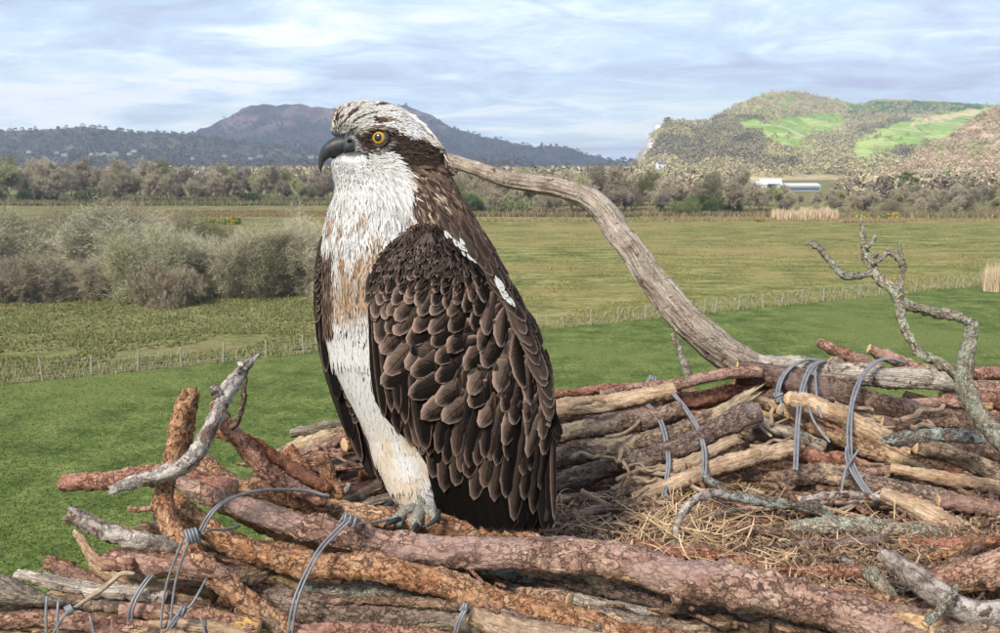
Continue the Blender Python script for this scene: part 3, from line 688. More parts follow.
for z in (1.05, 0.85, 0.65, 0.45, 0.25, 0.1):
    v, f = [], []
    for i, q in enumerate(tops):
        for dy, dz in ((-.006, 0), (0, .006), (.006, 0)): v.append((q[0], q[1] - 0.06 + dy, z + dz + R.uniform(-.01, .01)))
        if i: f += [[(i - 1) * 3 + k, (i - 1) * 3 + (k + 1) % 3, i * 3 + (k + 1) % 3, i * 3 + k] for k in range(3)]
    me = bpy.data.meshes.new('wire'); me.from_pydata(v, [], f); me.materials.append(m_wirem); link('wire', me, fo)
# one darker lone post in the wood-edge rushes
p = G(861, 223); me = pmsh[0]; o = link('gate_post', me, None, 'single dark wooden post among the brown rushes of the far pasture', 'post', loc=(p[0], p[1], 0)); o.scale = (3, 3, 1.5)

# ------------------------------------------------------------------ buildings
m_white = m_plain('white_render', (0.74, 0.73, 0.70), 0.8, 0.2, 0.08, 2)
m_roofw = m_plain('pale_sheet_roof', (0.52, 0.54, 0.56), 0.6, 0.3, 0.1, 2)
m_slate = m_plain('slate_roof', (0.16, 0.16, 0.18), 0.7, 0.3, 0.2, 2)
m_blue = m_plain('blue_grey_cladding', (0.10, 0.14, 0.20), 0.6, 0.3, 0.15, 2)
m_dark = m_plain('dark_opening', (0.03, 0.03, 0.035), 0.5, 0.4, 0.1, 2)
def box_me(name, x0, x1, y0, y1, z0, z1, mat):
    v = [(x, y, z) for x in (x0, x1) for y in (y0, y1) for z in (z0, z1)]
    me = bpy.data.meshes.new(name); me.from_pydata(v, [], [(0, 1, 3, 2), (4, 6, 7, 5), (0, 4, 5, 1), (2, 3, 7, 6), (0, 2, 6, 4), (1, 5, 7, 3)]); me.materials.append(mat); return me
def gable_me(name, L, W, z0, h, over, mat, th=0.25):
    a, b = L / 2 + over, W / 2 + over
    v = [(x, y, z) for x in (-a, a) for (y, z) in ((-b, z0 - .1), (0, z0 + h), (b, z0 - .1), (b, z0 - .1 + th), (0, z0 + h + th), (-b, z0 - .1 + th))]
    f = [(0, 1, 7, 6), (1, 2, 8, 7), (2, 3, 9, 8), (3, 4, 10, 9), (4, 5, 11, 10), (5, 0, 6, 11), (0, 5, 4, 1), (1, 4, 3, 2), (6, 7, 10, 11), (7, 8, 9, 10)]
    me = bpy.data.meshes.new(name); me.from_pydata(v, [], f); me.materials.append(mat); return me
def wall_me(L, W, h, gh, mat):
    a, b = L / 2, W / 2
    v = [(x, y, z) for x in (-a, a) for (y, z) in ((-b, -1.0), (b, -1.0), (b, h), (0, h + gh), (-b, h))]
    f = [(0, 1, 2, 3, 4), (9, 8, 7, 6, 5), (0, 4, 9, 5), (1, 6, 7, 2), (0, 5, 6, 1)]
    me = bpy.data.meshes.new('wall'); me.from_pydata(v, [], f); me.materials.append(mat); return me
def building(name, loc, rz, L, W, h, gh, wm, rm, label, cat, group=None, openings=(), lower=None):
    o = link(name, None, None, label, cat, group, loc=loc); o.rotation_euler = (0, 0, rz)
    link('wall', wall_me(L, W, h, gh, wm), o); link('roof', gable_me('roof', L, W, h, gh, 0.3, rm), o)
    if lower: link('cladding', box_me('cladding', -L / 2 + .2, L / 2 - .2, -W / 2 - .05, -W / 2 + .1, lower[0], lower[1], m_blue), o)
    for (n, x, z, w, hh) in openings: link(n, box_me(n, x - w / 2, x + w / 2, -W / 2 - .08, -W / 2 + .1, z, z + hh, m_dark), o)
    return o
def bl(px, py, Y): 
    p = V(px, py, Y); return tuple(p)
building('farm_shed', gpt(799, 430), 0.06, 18, 9, 2.3, 1.0, m_white, m_roofw, 'long white farm shed with dark blue side below the hill', 'farm building', None, [('door', -9, 0, 2.4, 2.4)], (0.2, 1.7))
building('grey_farm_shed', gpt(771, 445), -0.2, 10, 9, 3.0, 2.2, m_slate, m_roofw, 'pale-roofed farm shed with open dark front beside the long shed', 'farm building', None, [('door', 1, 0, 4, 2.6)])
building('small_farm_shed', gpt(757, 440), 0.1, 8, 7, 2.6, 1.6, m_white, m_roofw, 'small white farm shed at the left end of the farmyard', 'farm building', None, [('door', 0, 0, 2, 2)])
building('white_house', bl(661, 172, 800), 0.3, 8, 5, 7, 2.2, m_white, m_slate, 'tall white house among trees below the rocky cliff', 'house', None, [('window', -2.5, 3.5, 1.2, 1.6), ('window', 2.5, 3.5, 1.2, 1.6), ('door', 0, 0, 1.4, 2.2)])
vr = random.Random(3)
ZV = [(55, 'at its left end'), (90, 'above the left edge of the wood'), (120, 'in its middle'), (150, 'above the tallest left trees'), (240, 'below the foot of the moorland hill'), (2000, 'close left of the osprey\'s beak')]
wl_, rf_ = wall_me(11, 7, 5, 2.4, m_white), gable_me('roof', 11, 7, 5, 2.4, .3, m_slate)
m_pale = m_plain('pale_house_render', (0.27, 0.27, 0.28), 0.8, 0.2, 0.1, 2); wl_.materials[0] = m_pale
for i in range(20):
    x = vr.uniform(28, 150) if i < 15 else vr.uniform(150, 330); Y = vr.uniform(1240, 1345); y = 154.0 + vr.uniform(-2.5, 3) if i < 15 else 158.5 + vr.uniform(-1.5, 1)
    p = V(x, y, Y); p[2] = max(p[2], 0) if i >= 15 else p[2]
    o = link('village_house', None, None, 'small pale house of the distant village ' + zone(x, ZV), 'house', 'houses of the distant village ' + zone(x, ZV), loc=tuple(p)); o.rotation_euler = (0, 0, vr.uniform(-.5, .5)); sc_ = vr.uniform(.38, .62); o.scale = (sc_ * vr.uniform(.9, 1.5), sc_, sc_ * .8)
    link('wall', wl_, o); link('roof', rf_, o)

# ------------------------------------------------------------------ haze
hz = bpy.data.materials.new('haze'); hz.use_nodes = True; hn = hz.node_tree
hn.nodes.remove(hn.nodes['Principled BSDF']); pv = hn.nodes.new('ShaderNodeVolumePrincipled')
pv.inputs['Density'].default_value = 0.00019; pv.inputs['Color'].default_value = (0.66, 0.80, 1.0, 1); pv.inputs['Anisotropy'].default_value = 0.1
hn.links.new(pv.outputs[0], hn.nodes['Material Output'].inputs['Volume'])
me = box_me('haze', -4200, 4200, -60, 4300, -1.2, 330, hz)
link('haze', me, kind='stuff')

# =================================================================== NEST
def catmull(pts, step):
    pts = np.asarray(pts, float); n = len(pts)
    if n == 2: pts = np.stack([pts[0], (pts[0] + pts[1]) / 2, pts[1]]); n = 3
    q = np.concatenate([[2 * pts[0] - pts[1]], pts, [2 * pts[-1] - pts[-2]]]); out = []
    for i in range(n - 1):
        p0, p1, p2, p3 = q[i:i + 4]; m = max(2, int(np.linalg.norm(p2[:3] - p1[:3]) / step))
        t = (np.arange(m) / m)[:, None]
        out.append(0.5 * (2 * p1 + (p2 - p0) * t + (2 * p0 - 5 * p1 + 4 * p2 - p3) * t ** 2 + (3 * p1 - p0 - 3 * p2 + p3) * t ** 3))
    out.append(pts[-1:]); return np.concatenate(out)
def frames(c):
    T = np.gradient(c, axis=0); T /= np.linalg.norm(T, axis=1, keepdims=True) + 1e-12
    N = np.zeros_like(T); a = np.array([0, 0, 1.0]) if abs(T[0][2]) < 0.9 else np.array([1.0, 0, 0])
    n = a - T[0] * (a @ T[0]); n /= np.linalg.norm(n)
    for i in range(len(T)):
        n = n - T[i] * (n @ T[i]); n /= np.linalg.norm(n); N[i] = n
    return T, N, np.cross(T, N)
SID = [0]
def tube(px_pts, step=0.0036, nseg=None, rough=0.10, flake=0.0014, flake_s=150, knots=3, wobble=0.004, ends=(0.15, 0.15), seed=None, world=False, jag=(0.0, 0.0), flat=0.0, ridge=0.0, twist=0.0, mult=0.92):
    """px_pts: (px, py, distance, radius in px) of the photograph -> mesh data of a rough round stick; returns v, f, st, end-ring flag"""
    SID[0] += 1; sd_ = SID[0] if seed is None else seed; rs = np.random.RandomState(sd_ * 13 + 5)
    a = np.asarray(px_pts, float)
    if world: c4 = a
    else: c4 = np.concatenate([P(a[:, 0], a[:, 1], a[:, 2]), (a[:, 3] * a[:, 2] / F * mult)[:, None]], 1)
    c = catmull(c4, step); rad = np.maximum(c[:, 3], 0.0004); cen = c[:, :3]
    s = np.concatenate([[0], np.cumsum(np.linalg.norm(np.diff(cen, axis=0), axis=1))])
    rm = float(rad.mean())
    cen = cen + np.stack([vnoise(np.stack([s * 14, s * 0 + k, s * 0 + sd_], -1), 3) for k in (1.3, 5.1, 9.7)], -1) * min(wobble, rm * 0.35)
    T, N, B = frames(cen)
    n = nseg or int(np.clip(round(2 * math.pi * rm / 0.0036), 7, 40))
    th = np.arange(n) * 2 * math.pi / n
    TH, S = np.meshgrid(th, s); C, Sn = np.cos(TH), np.sin(TH)
    st = np.stack([C * rad[:, None], Sn * rad[:, None], S + sd_ * 1.37], -1)
    r = rad[:, None] * (1 + rough * 1.4 * fbm(np.stack([C * 1.1, Sn * 1.1, S * 16 + sd_], -1), 3, 7))
    if flake > 0 and rm > 0.003:
        d1, d2, cid = worley(st * np.array((1, 1, .6)) * flake_s + 0.6 * np.stack([vnoise(st * 60, k) for k in (1, 2, 3)], -1), 11)
        r = r + flake * (cid - 0.4) * 1.6 + flake * 1.3 * smooth(0, 0.3, d2 - d1) - flake
        r = r + flake * 0.5 * fbm(st * 230, 2, 19)
    if ridge > 0:
        tw_ = TH + twist * S
        rg = fbm(np.stack([np.cos(tw_) * 6, np.sin(tw_) * 6, S * 2.6 + sd_], -1), 3, 23)
        r = r * (1 + ridge * rg) - ridge * rad[:, None] * 0.8 * (np.abs(rg) < 0.08)
    for k in range(knots):
        k0, kt, ks, kr = rs.uniform(0, s[-1]), rs.uniform(0, 6.28), rs.uniform(.5, 1.1) * rm, rs.uniform(0.2, .55) * rm
        dth = np.abs((TH - kt + math.pi) % (2 * math.pi) - math.pi) * rm
        g_ = np.exp(-((S - k0) ** 2 + dth ** 2) / (2 * ks ** 2 * 0.3)); r = r + kr * g_ * (1 - 1.1 * np.exp(-((S - k0) ** 2 + dth ** 2) / (2 * (ks * .18) ** 2)))
    v = cen[:, None, :] + (N[:, None, :] * (C * r)[..., None] + B[:, None, :] * (Sn * r * (1 - flat))[..., None])
    for e, j in ((0, jag[0]), (-1, jag[1])):
        if j > 0:
            d = (-1 if e == 0 else 1) * T[e]; v[e] += d[None] * (rs.uniform(-.4, 1, n) * j * rm)[:, None]
            e2 = 1 if e == 0 else -2; v[e2] += d[None] * (rs.uniform(-.3, .3, n) * j * rm * .5)[:, None]
    m = len(s); idx = np.arange(m * n).reshape(m, n)
    f = np.stack([idx[:-1], np.roll(idx[:-1], -1, 1), np.roll(idx[1:], -1, 1), idx[1:]], -1).reshape(-1, 4)
    v = v.reshape(-1, 3); st = st.reshape(-1, 3); caps = []
    for e, T_, base in ((0, -T[0], idx[0]), (1, T[-1], idx[-1])):
        ci = len(v); rc = rad[0 if e == 0 else -1]; cc = cen[0 if e == 0 else -1]
        inner = cc + (v[base] - cc) * 0.55 + T_ * rc * (ends[e]) * rs.uniform(.6, 1.2, (n, 1))
        v = np.concatenate([v, inner, [cc + T_ * rc * ends[e] * 1.1]]); st = np.concatenate([st, st[base] * np.array((.55, .55, 1)), [[0, 0, st[base][0][2]]]])
        ii = ci + np.arange(n); nb = np.roll(base, -1); ni = np.roll(ii, -1)
        q = np.stack([base, ii, ni, nb], -1) if e == 0 else np.stack([base, nb, ni, ii], -1)
        tri = np.stack([ii, np.full(n, ci + n), ni], -1) if e == 0 else np.stack([ii, ni, np.full(n, ci + n)], -1)
        caps.append((q, tri))
    return v, f, st, caps, (cen, rad, T, N, B, s)
def to_mesh(name, t, mat, cutmat=None):
    v, f, st, caps = t[:4]
    qs, ts = np.concatenate([c[0] for c in caps]), np.concatenate([c[1] for c in caps])
    mi = np.concatenate([np.zeros(len(f)), np.ones(len(qs)), np.ones(len(ts))]).astype(int)
    return mesh_np(name, v, [np.concatenate([f, qs]), ts], None, True, {'v_st': st}, mats=[mat, cutmat or M['cut']], mi=mi)
def stick(kind, mat, pts, label, cat='stick', group=None, parent=None, cut=True, stubs=(), **kw):
    t = tube(pts, **kw)
    cut = cut and 'jag' not in kw
    me = to_mesh(kind, t, M[mat], M['cut'] if cut else M[mat])
    o = link(kind, me, parent, None if parent else label, None if parent else cat, group)
    for (frac, ang, ln, rr) in stubs:            # short broken side shoots
        cen, rad, T, N, B, s = t[4]; i = int(frac * (len(s) - 1)); d = N[i] * math.cos(ang) + B[i] * math.sin(ang)
        d = d + T[i] * 0.35; d /= np.linalg.norm(d); p0 = cen[i] + d * rad[i] * 0.6; r_ = rr
        tt = tube([(*p0, r_ * 1.3), (*(p0 + d * (rad[i] * .4 + ln * .5)), r_), (*(p0 + d * (rad[i] * .4 + ln)), r_ * .9)], world=True, step=0.004, knots=0)
        link('stub', to_mesh('stub', tt, M[mat], M['cut'] if mat == 'pine' else M[mat]), o)
    return o
GN = 'sticks of the osprey nest'
S_ = [
 # kind, mat, points, label, options -------- front rim
 ('log', 'pink', [(176, 474, 1.12, 8), (190, 486, 1.11, 10), (215, 498, 1.10, 12), (250, 512, 1.09, 13), (300, 527, 1.08, 14), (355, 538, 1.08, 14), (460, 551, 1.07, 17), (565, 554, 1.07, 20), (640, 566, 1.07, 21.5), (700, 579, 1.06, 21.5), (780, 597, 1.06, 22), (900, 625, 1.05, 24), (990, 650, 1.05, 24)], 'longest thick pinkish-brown log crossing the front of the nest below the osprey', dict(stubs=[(.5, 1.7, .008, .007), (.27, 4.4, .006, .006), (.63, 2.2, .01, .007), (.78, 5.2, .008, .008)], knots=9, flake=.0013)),
 ('log', 'pine', [(168, 492, 1.06, 8), (195, 520, 1.045, 11), (225, 543, 1.035, 12), (262, 556, 1.03, 13), (320, 566, 1.03, 14), (390, 574, 1.03, 15), (440, 584, 1.03, 16), (475, 596, 1.03, 17), (530, 615, 1.03, 18), (620, 634, 1.03, 17), (700, 655, 1.03, 16)], 'orange flaky-barked log running just below the thick pinkish log', dict(knots=8, flake=.0017)),
 ('stick', 'pine', [(192, 452, 1.19, 8), (218, 472, 1.18, 10), (250, 487, 1.17, 11), (285, 497, 1.16, 12), (325, 507, 1.155, 12), (370, 516, 1.15, 12), (420, 525, 1.15, 12), (470, 533, 1.15, 11), (540, 540, 1.15, 8)], 'orange-barked stick lying behind the thick log at the osprey\'s feet', dict(stubs=[(.26, 3.6, .02, .0095)], flake=.0016)),
 ('upright_log', 'pine', [(189, 396, 1.03, 10.5), (183, 414, 1.03, 13), (176, 445, 1.03, 13.5), (168, 472, 1.02, 11), (166, 497, 1.01, 10.5), (173, 521, 1.0, 11), (195, 554, .985, 11.5), (229, 589, .98, 12), (268, 618, .98, 12), (320, 652, .98, 12)], 'bent orange-brown log with its blunt top standing up at the left of the nest', dict(jag=(.9, 0), flake=.0017, knots=5)),
 ('stick', 'red', [(62, 484, 1.16, 8.5), (100, 480, 1.15, 10.5), (150, 476, 1.14, 11), (190, 480, 1.13, 10), (235, 487, 1.12, 9)], 'reddish stick pointing left out of the nest over the grass', dict()),
 ('silver_branch', 'silver', [(114, 490, .99, 5), (130, 484, .99, 7), (157, 477, .985, 8), (180, 468, .985, 9), (197, 451, .99, 8.5), (208, 432, 1.0, 8), (217, 414, 1.01, 7.5), (226, 392, 1.02, 8.5), (236, 378, 1.03, 8), (246, 366, 1.04, 5.5), (259, 354, 1.05, 1.5)], 'silvery white branch curving up to a splintered tip at the left', dict(jag=(1.2, 0), knots=4, stubs=[(.86, 1.2, .012, .003), (.72, .4, .01, .006)])),
 ('twig', 'brown', [(243, 372, 1.06, 2.5), (244, 385, 1.06, 3.5), (243, 402, 1.06, 3.5), (238, 418, 1.06, 4), (230, 428, 1.06, 4)], 'short brown twig hanging beside the silvery branch tip', dict()),
 ('stick', 'red', [(214, 400, 1.08, 5), (220, 410, 1.08, 8), (228, 426, 1.08, 9), (245, 449, 1.09, 9), (265, 470, 1.10, 9), (292, 489, 1.11, 8.5), (325, 503, 1.12, 7)], 'smooth reddish stick sloping down right from the silvery branch', dict()),
 ('stick', 'red', [(216, 432, 1.14, 6), (235, 437, 1.14, 7), (254, 443, 1.14, 7), (276, 456, 1.14, 7), (300, 473, 1.14, 7), (330, 490, 1.15, 6)], 'second reddish stick just behind and right of the smooth sloping one', dict()),
 ('stick', 'red', [(287, 450, 1.2, 7), (304, 469, 1.2, 8.5), (318, 485, 1.2, 8.5), (336, 505, 1.2, 8)], 'short red-brown stick sloping down behind the cable end left of the osprey', dict()),
 ('stump_stick', 'pine', [(322, 459, 1.17, 8.5), (326, 468, 1.17, 8.5), (329, 482, 1.165, 8), (338, 500, 1.16, 8)], 'short stubby orange stick with its broken top left of the osprey belly', dict(jag=(.6, 0))),
 ('stick', 'pine', [(188, 474, 1.2, 8), (215, 490, 1.19, 11), (245, 512, 1.19, 11), (300, 540, 1.16, 11), (380, 556, 1.15, 11), (470, 566, 1.15, 10)], 'dull orange stick showing in the gap under the thick pinkish log', dict(mult=.9)),
 # far-left rim behind
 ('stick', 'grey', [(290, 433, 1.42, 5), (320, 429, 1.42, 5.5), (352, 424, 1.43, 5), (400, 420, 1.43, 5)], 'grey cut stick, topmost at the back left of the nest', dict()),
 ('splintered_stick', 'split', [(277, 453, 1.38, 4), (297, 445, 1.38, 6.5), (322, 436, 1.38, 7), (350, 429, 1.39, 6), (400, 420, 1.4, 6)], 'half-peeled splintered stick with white bark patches at the back left', dict(jag=(2.5, 0))),
 ('stick', 'pink', [(303, 452, 1.34, 6), (328, 445, 1.34, 6.5), (356, 437, 1.35, 7), (400, 425, 1.35, 7)], 'pink-barked stick under the splintered one at the back left', dict()),
 ('stick', 'red', [(301, 457, 1.32, 4), (320, 455, 1.32, 5), (342, 451, 1.32, 5), (370, 446, 1.32, 5)], 'thin dark red stick below the pink-barked one at the back left', dict()),
 ('stick', 'pink', [(345, 447, 1.28, 8), (365, 444, 1.3, 8), (400, 440, 1.32, 8)], 'round cut-ended stick pointing at the camera left of the osprey belly', dict(ends=(.05, .1))),
 ('log', 'grey', [(320, 468, 1.38, 8), (345, 462, 1.38, 8), (372, 455, 1.38, 8), (420, 448, 1.38, 8)], 'dull grey log in the shade behind the osprey belly', dict()),
 ('stick', 'pine', [(362, 475, 1.3, 6), (380, 472, 1.32, 7), (410, 466, 1.35, 7)], 'small broken-ended stick pointing at the camera beside the wing tip', dict(jag=(.6, 0))),
 ('stick', 'grey', [(338, 505, 1.22, 3.5), (355, 499, 1.22, 6), (372, 490, 1.23, 6), (388, 481, 1.24, 6), (420, 470, 1.25, 6)], 'slim grey-brown stick leading up to the osprey tail feathers on the left', dict()),
 ('split_wood', 'grey', [(355, 508, 1.19, 4), (375, 501, 1.19, 6), (400, 494, 1.2, 6), (425, 488, 1.2, 6)], 'flat weathered split piece of wood beside the osprey foot', dict(flat=.4, ridge=.15)),
 ('twig', 'bleach', [(349, 483, 1.24, 2.5), (346, 492, 1.24, 3), (344, 503, 1.24, 3)], 'tiny pale upright twig left of the osprey foot', dict()),
 # lower left
 ('silver_stick', 'silver', [(67, 515, .99, 8), (80, 520, .99, 9.5), (97, 527, .985, 9.5), (126, 536, .98, 9.5), (150, 541, .98, 9.5), (185, 547, .99, 9)], 'silver-barked stick with a broken red end jutting out at lower left', dict(jag=(.8, 0))),
 ('stick', 'pink', [(103, 564, .985, 8), (120, 564, .98, 10.5), (145, 564, .98, 11), (172, 564, .98, 10.5), (205, 568, .98, 10), (240, 574, .99, 9)], 'pinkish stick with a grey lichen patch and a knob beneath the silver-barked one', dict(stubs=[(.22, 1.3, .012, .0065)])),
 ('split_board', 'tan', [(72, 533, 1.05, 3), (88, 551, 1.04, 8), (108, 570, 1.03, 12), (135, 584, 1.02, 13), (170, 594, 1.02, 12)], 'broad peeled tan piece of split wood leaning at lower left', dict(flat=.45, ridge=.08)),
 ('bleached_stick', 'bleach', [(19, 573, .97, 5.5), (48, 580, .965, 8), (92, 589, .96, 8), (134, 593, .96, 8), (165, 600, .97, 8)], 'bleached white stick pointing left at the lower left corner', dict()),
 ('stick', 'pink', [(46, 565, 1.0, 7), (62, 569, 1.0, 10), (82, 577, 1.0, 8), (113, 588, 1.0, 5), (140, 598, 1.0, 4)], 'stubby pink-barked stick behind the bleached white one', dict(jag=(.7, 0))),
 ('grey_log', 'grey', [(-60, 575, .93, 16), (-20, 583, .93, 17), (12, 591, .93, 14), (40, 597, .935, 8), (66, 601, .94, 4)], 'smooth weathered grey limb entering at the left edge', dict(ridge=.05)),
 ('twig', 'tan', [(76, 607, .9, 2.2), (84, 601, .9, 2.5), (101, 590, .9, 2.8), (116, 577, .9, 2.8), (122, 573, .9, 3), (134, 573, .9, 2)], 'thin pale bent twig crossing the bleached stick', dict(knots=1)),
 ('stick', 'split', [(100, 592, .99, 6), (130, 596, .985, 9), (170, 600, .985, 8), (210, 606, .985, 8)], 'pale and pink half-peeled stick end under the bent twig', dict()),
 ('stick', 'brown', [(-30, 606, .96, 8), (20, 607, .96, 8), (80, 607, .96, 7.5), (150, 612, .96, 8)], 'brown stick under the smooth grey limb at the left edge', dict()),
 ('stick', 'pink', [(-30, 622, .94, 9), (20, 620, .94, 10), (60, 620, .94, 10), (110, 626, .94, 10), (170, 632, .95, 10)], 'pink stick along the bottom left corner', dict()),
 ('stick', 'split', [(-30, 640, .92, 9), (60, 640, .92, 9), (160, 640, .92, 10), (230, 650, .92, 10)], 'lowest peeled stick at the bottom left corner', dict()),
 ('stick', 'pink', [(120, 612, .955, 8), (160, 613, .955, 9), (200, 618, .955, 10), (260, 630, .955, 10)], 'pinkish stick below the small lower cable knot', dict()),
 ('split_board', 'tan', [(150, 622, .94, 5), (190, 626, .94, 8), (240, 636, .94, 9), (280, 648, .94, 9)], 'peeled yellowish stick at the bottom left of centre', dict(flat=.3)),
 ('splintered_piece', 'split', [(228, 590, 1.03, 9), (246, 582, 1.03, 10), (268, 572, 1.04, 7)], 'short splintered chunk of pale wood under the orange log', dict(jag=(2.5, 2))),
 ('twig', 'pine', [(128, 508, 1.08, 3), (140, 508, 1.08, 3.2), (170, 508, 1.08, 3.5)], 'short thin twig stub pointing left beside the upright log', dict()),
 ('stick', 'bleach', [(153, 503, 1.1, 4.5), (155, 512, 1.1, 5), (160, 524, 1.1, 5.5), (170, 538, 1.1, 5)], 'short pale round-ended stick beside the upright log', dict()),
 ('stick', 'brown', [(143, 525, 1.12, 5), (160, 528, 1.12, 6), (190, 535, 1.12, 6), (230, 545, 1.12, 6)], 'broken brown stick end behind the upright log', dict(jag=(1, 0))),
 ('stick', 'pine', [(170, 505, 1.13, 8), (205, 528, 1.12, 9), (245, 545, 1.11, 9), (300, 552, 1.1, 9), (350, 558, 1.1, 8)], 'orange stick tucked between the two long front logs on the left', dict(mult=.95)),
 # lower front
 ('stick', 'lichen', [(272, 580, 1.06, 6), (300, 588, 1.055, 8.5), (337, 592, 1.05, 9.5), (372, 592, 1.05, 10), (410, 591, 1.05, 10), (450, 592, 1.05, 10), (500, 600, 1.06, 9)], 'patchy grey and orange stick under the orange log', dict()),
 ('log', 'brown', [(236, 598, 1.03, 14), (285, 604, 1.02, 17), (355, 611, 1.015, 18), (446, 617, 1.015, 17), (520, 624, 1.02, 16), (600, 640, 1.02, 14)], 'thick dull brown log low in the front, below the grey and orange stick', dict(knots=6)),
 ('log', 'tan', [(468, 618, 1.0, 10), (500, 628, 1.0, 15), (560, 642, 1.0, 17), (620, 655, 1.0, 17)], 'peeled tan log at the bottom centre', dict(ridge=.05)),
 ('stick', 'brown', [(240, 602, .98, 8), (262, 614, .98, 10), (280, 626, .98, 10), (310, 642, .98, 10)], 'brown stick bending down behind the double cable at the bottom', dict()),
 ('stick', 'red', [(290, 634, .97, 10), (350, 634, .97, 11), (430, 640, .97, 11), (500, 650, .97, 11)], 'red-brown stick along the very bottom left of centre', dict()),
 ('dark_stick', 'lichenblue', [(450, 564, 1.12, 6), (485, 568, 1.12, 7.5), (510, 573, 1.12, 8), (538, 581, 1.12, 7)], 'short dark blue-grey stick wedged between the two long logs', dict(jag=(.5, .5))),
 ('cut_stick', 'pine', [(515, 593, 1.08, 5), (545, 596, 1.06, 8.5), (558, 597, 1.05, 9.5), (571, 600, 1.04, 9)], 'stubby stick with a yellowish cut end facing the camera', dict(ends=(.1, .05))),
 ('bleached_stick', 'bleach', [(500, 588, 1.12, 4), (540, 594, 1.11, 7), (600, 604, 1.1, 9), (662, 615, 1.1, 9), (720, 628, 1.09, 9), (790, 645, 1.08, 9)], 'bleached white stick below the thick log right of centre', dict()),
 ('stick', 'brown', [(590, 612, 1.06, 8), (650, 622, 1.06, 9), (720, 636, 1.06, 9), (780, 652, 1.06, 9)], 'brown stick under the bleached white one right of centre', dict()),
 # front right
 ('red_stick', 'red', [(632, 546, 1.19, 7), (660, 551, 1.19, 8), (700, 556, 1.18, 8), (748, 563, 1.18, 8), (807, 573, 1.17, 8), (874, 576, 1.16, 8)], 'straight red-brown stick along the front edge of the nest cup', dict(stubs=[(.3, 1.1, .014, .007), (.56, 4.5, .012, .006)])),
 ('birch_branch', 'silver', [(880, 556, 1.09, 7), (905, 572, 1.07, 12), (930, 592, 1.05, 14), (958, 607, 1.03, 14), (990, 612, 1.01, 15), (1040, 604, .99, 15)], 'smooth pale grey branch curving through the lower right corner', dict(flake=.0004, knots=2)),
 ('log', 'pink', [(915, 592, 1.14, 10), (940, 585, 1.13, 15), (970, 577, 1.12, 18), (1010, 566, 1.1, 18), (1060, 555, 1.1, 18)], 'thick pinkish log end in the lower right corner behind the pale branch', dict(stubs=[(.45, 1.5, .035, .006)])),
 ('twig', 'lichen', [(925, 625, .98, 5), (938, 612, .99, 5.5), (950, 597, 1.0, 4.5), (958, 585, 1.01, 3)], 'short mossy twig standing before the pale branch', dict()),
 ('stick', 'lichen', [(868, 570, 1.15, 9), (880, 585, 1.13, 9), (895, 605, 1.12, 8), (915, 630, 1.1, 8)], 'mossy greenish stick passing down beside the red stick end', dict()),
 ('stick', 'silver', [(838, 556, 1.2, 3), (858, 567, 1.2, 4), (872, 583, 1.18, 4), (882, 600, 1.17, 4)], 'thin pale twig crossing the end of the red stick', dict()),
 ('stick', 'pine', [(820, 592, 1.12, 10), (870, 602, 1.12, 12), (930, 618, 1.12, 13), (1010, 640, 1.12, 13)], 'orange stick under the pale branch at lower right', dict()),
 ('stick', 'brown', [(930, 636, .98, 9), (970, 632, .98, 10), (1020, 628, .98, 10)], 'brown stick at the very bottom right', dict()),
 ('stick', 'lichen', [(790, 529, 1.36, 7), (818, 527, 1.35, 10), (855, 527, 1.35, 10.5), (900, 532, 1.35, 10), (950, 540, 1.35, 10)], 'thick dull mossy stick half sunk in the nest lining', dict(cut=False)),
 ('stick', 'tan', [(880, 492, 1.45, 8), (925, 512, 1.42, 12), (970, 540, 1.38, 13), (1030, 570, 1.36, 13)], 'broken yellowish piece of wood at the right of the nest cup', dict(ridge=.12)),
 ('stick', 'brown', [(850, 498, 1.52, 8), (900, 505, 1.5, 10), (950, 515, 1.48, 11), (1030, 535, 1.46, 12)], 'dull brown stick above the broken yellowish wood', dict()),
 ('stick', 'red', [(900, 545, 1.28, 8), (945, 550, 1.27, 9), (1020, 545, 1.26, 9)], 'dark reddish stick low in the right side of the nest cup', dict()),
 ('lichened_twig', 'silver', [(677, 546, 1.28, 4), (677, 530, 1.3, 4), (683, 513, 1.32, 4.5), (697, 498, 1.34, 4.5), (712, 493, 1.36, 4.5), (727, 496, 1.38, 5)], 'crooked silver twig lying on the straw of the nest cup', dict(knots=2)),
 ('lichened_twig', 'lichenblue', [(702, 474, 1.42, 3.5), (712, 483, 1.41, 4.5), (727, 496, 1.4, 5.5), (748, 500, 1.4, 6), (775, 503, 1.4, 6), (800, 506, 1.4, 6), (816, 508, 1.4, 7), (829, 518, 1.4, 6)], 'lichened forked twig with blue-grey knobs on the nest lining', dict()),
 # far rim, left part
 ('stick', 'red', [(540, 397, 1.84, 4), (580, 391, 1.84, 5), (625, 388, 1.84, 5), (680, 386, 1.84, 5)], 'thin reddish stick at the top back edge right of the osprey', dict()),
 ('pink_stick', 'pink', [(600, 394, 1.8, 5), (672, 384, 1.79, 6), (714, 377, 1.78, 6.5), (762, 372, 1.78, 6.5)], 'straight pink-grey stick along the top of the far rim', dict(flake=.0006)),
 ('debarked_log', 'tan', [(540, 412, 1.77, 9), (570, 409, 1.77, 10), (609, 404, 1.77, 10.5), (645, 398, 1.76, 9.5), (674, 390, 1.76, 9)], 'pale debarked log end below the pink-grey stick', dict(ridge=.05, ends=(.05, .1))),
 ('stick', 'red', [(660, 402, 1.83, 8), (707, 398, 1.83, 9), (742, 388, 1.83, 8), (780, 380, 1.83, 8)], 'dark red log behind the debarked log end', dict()),
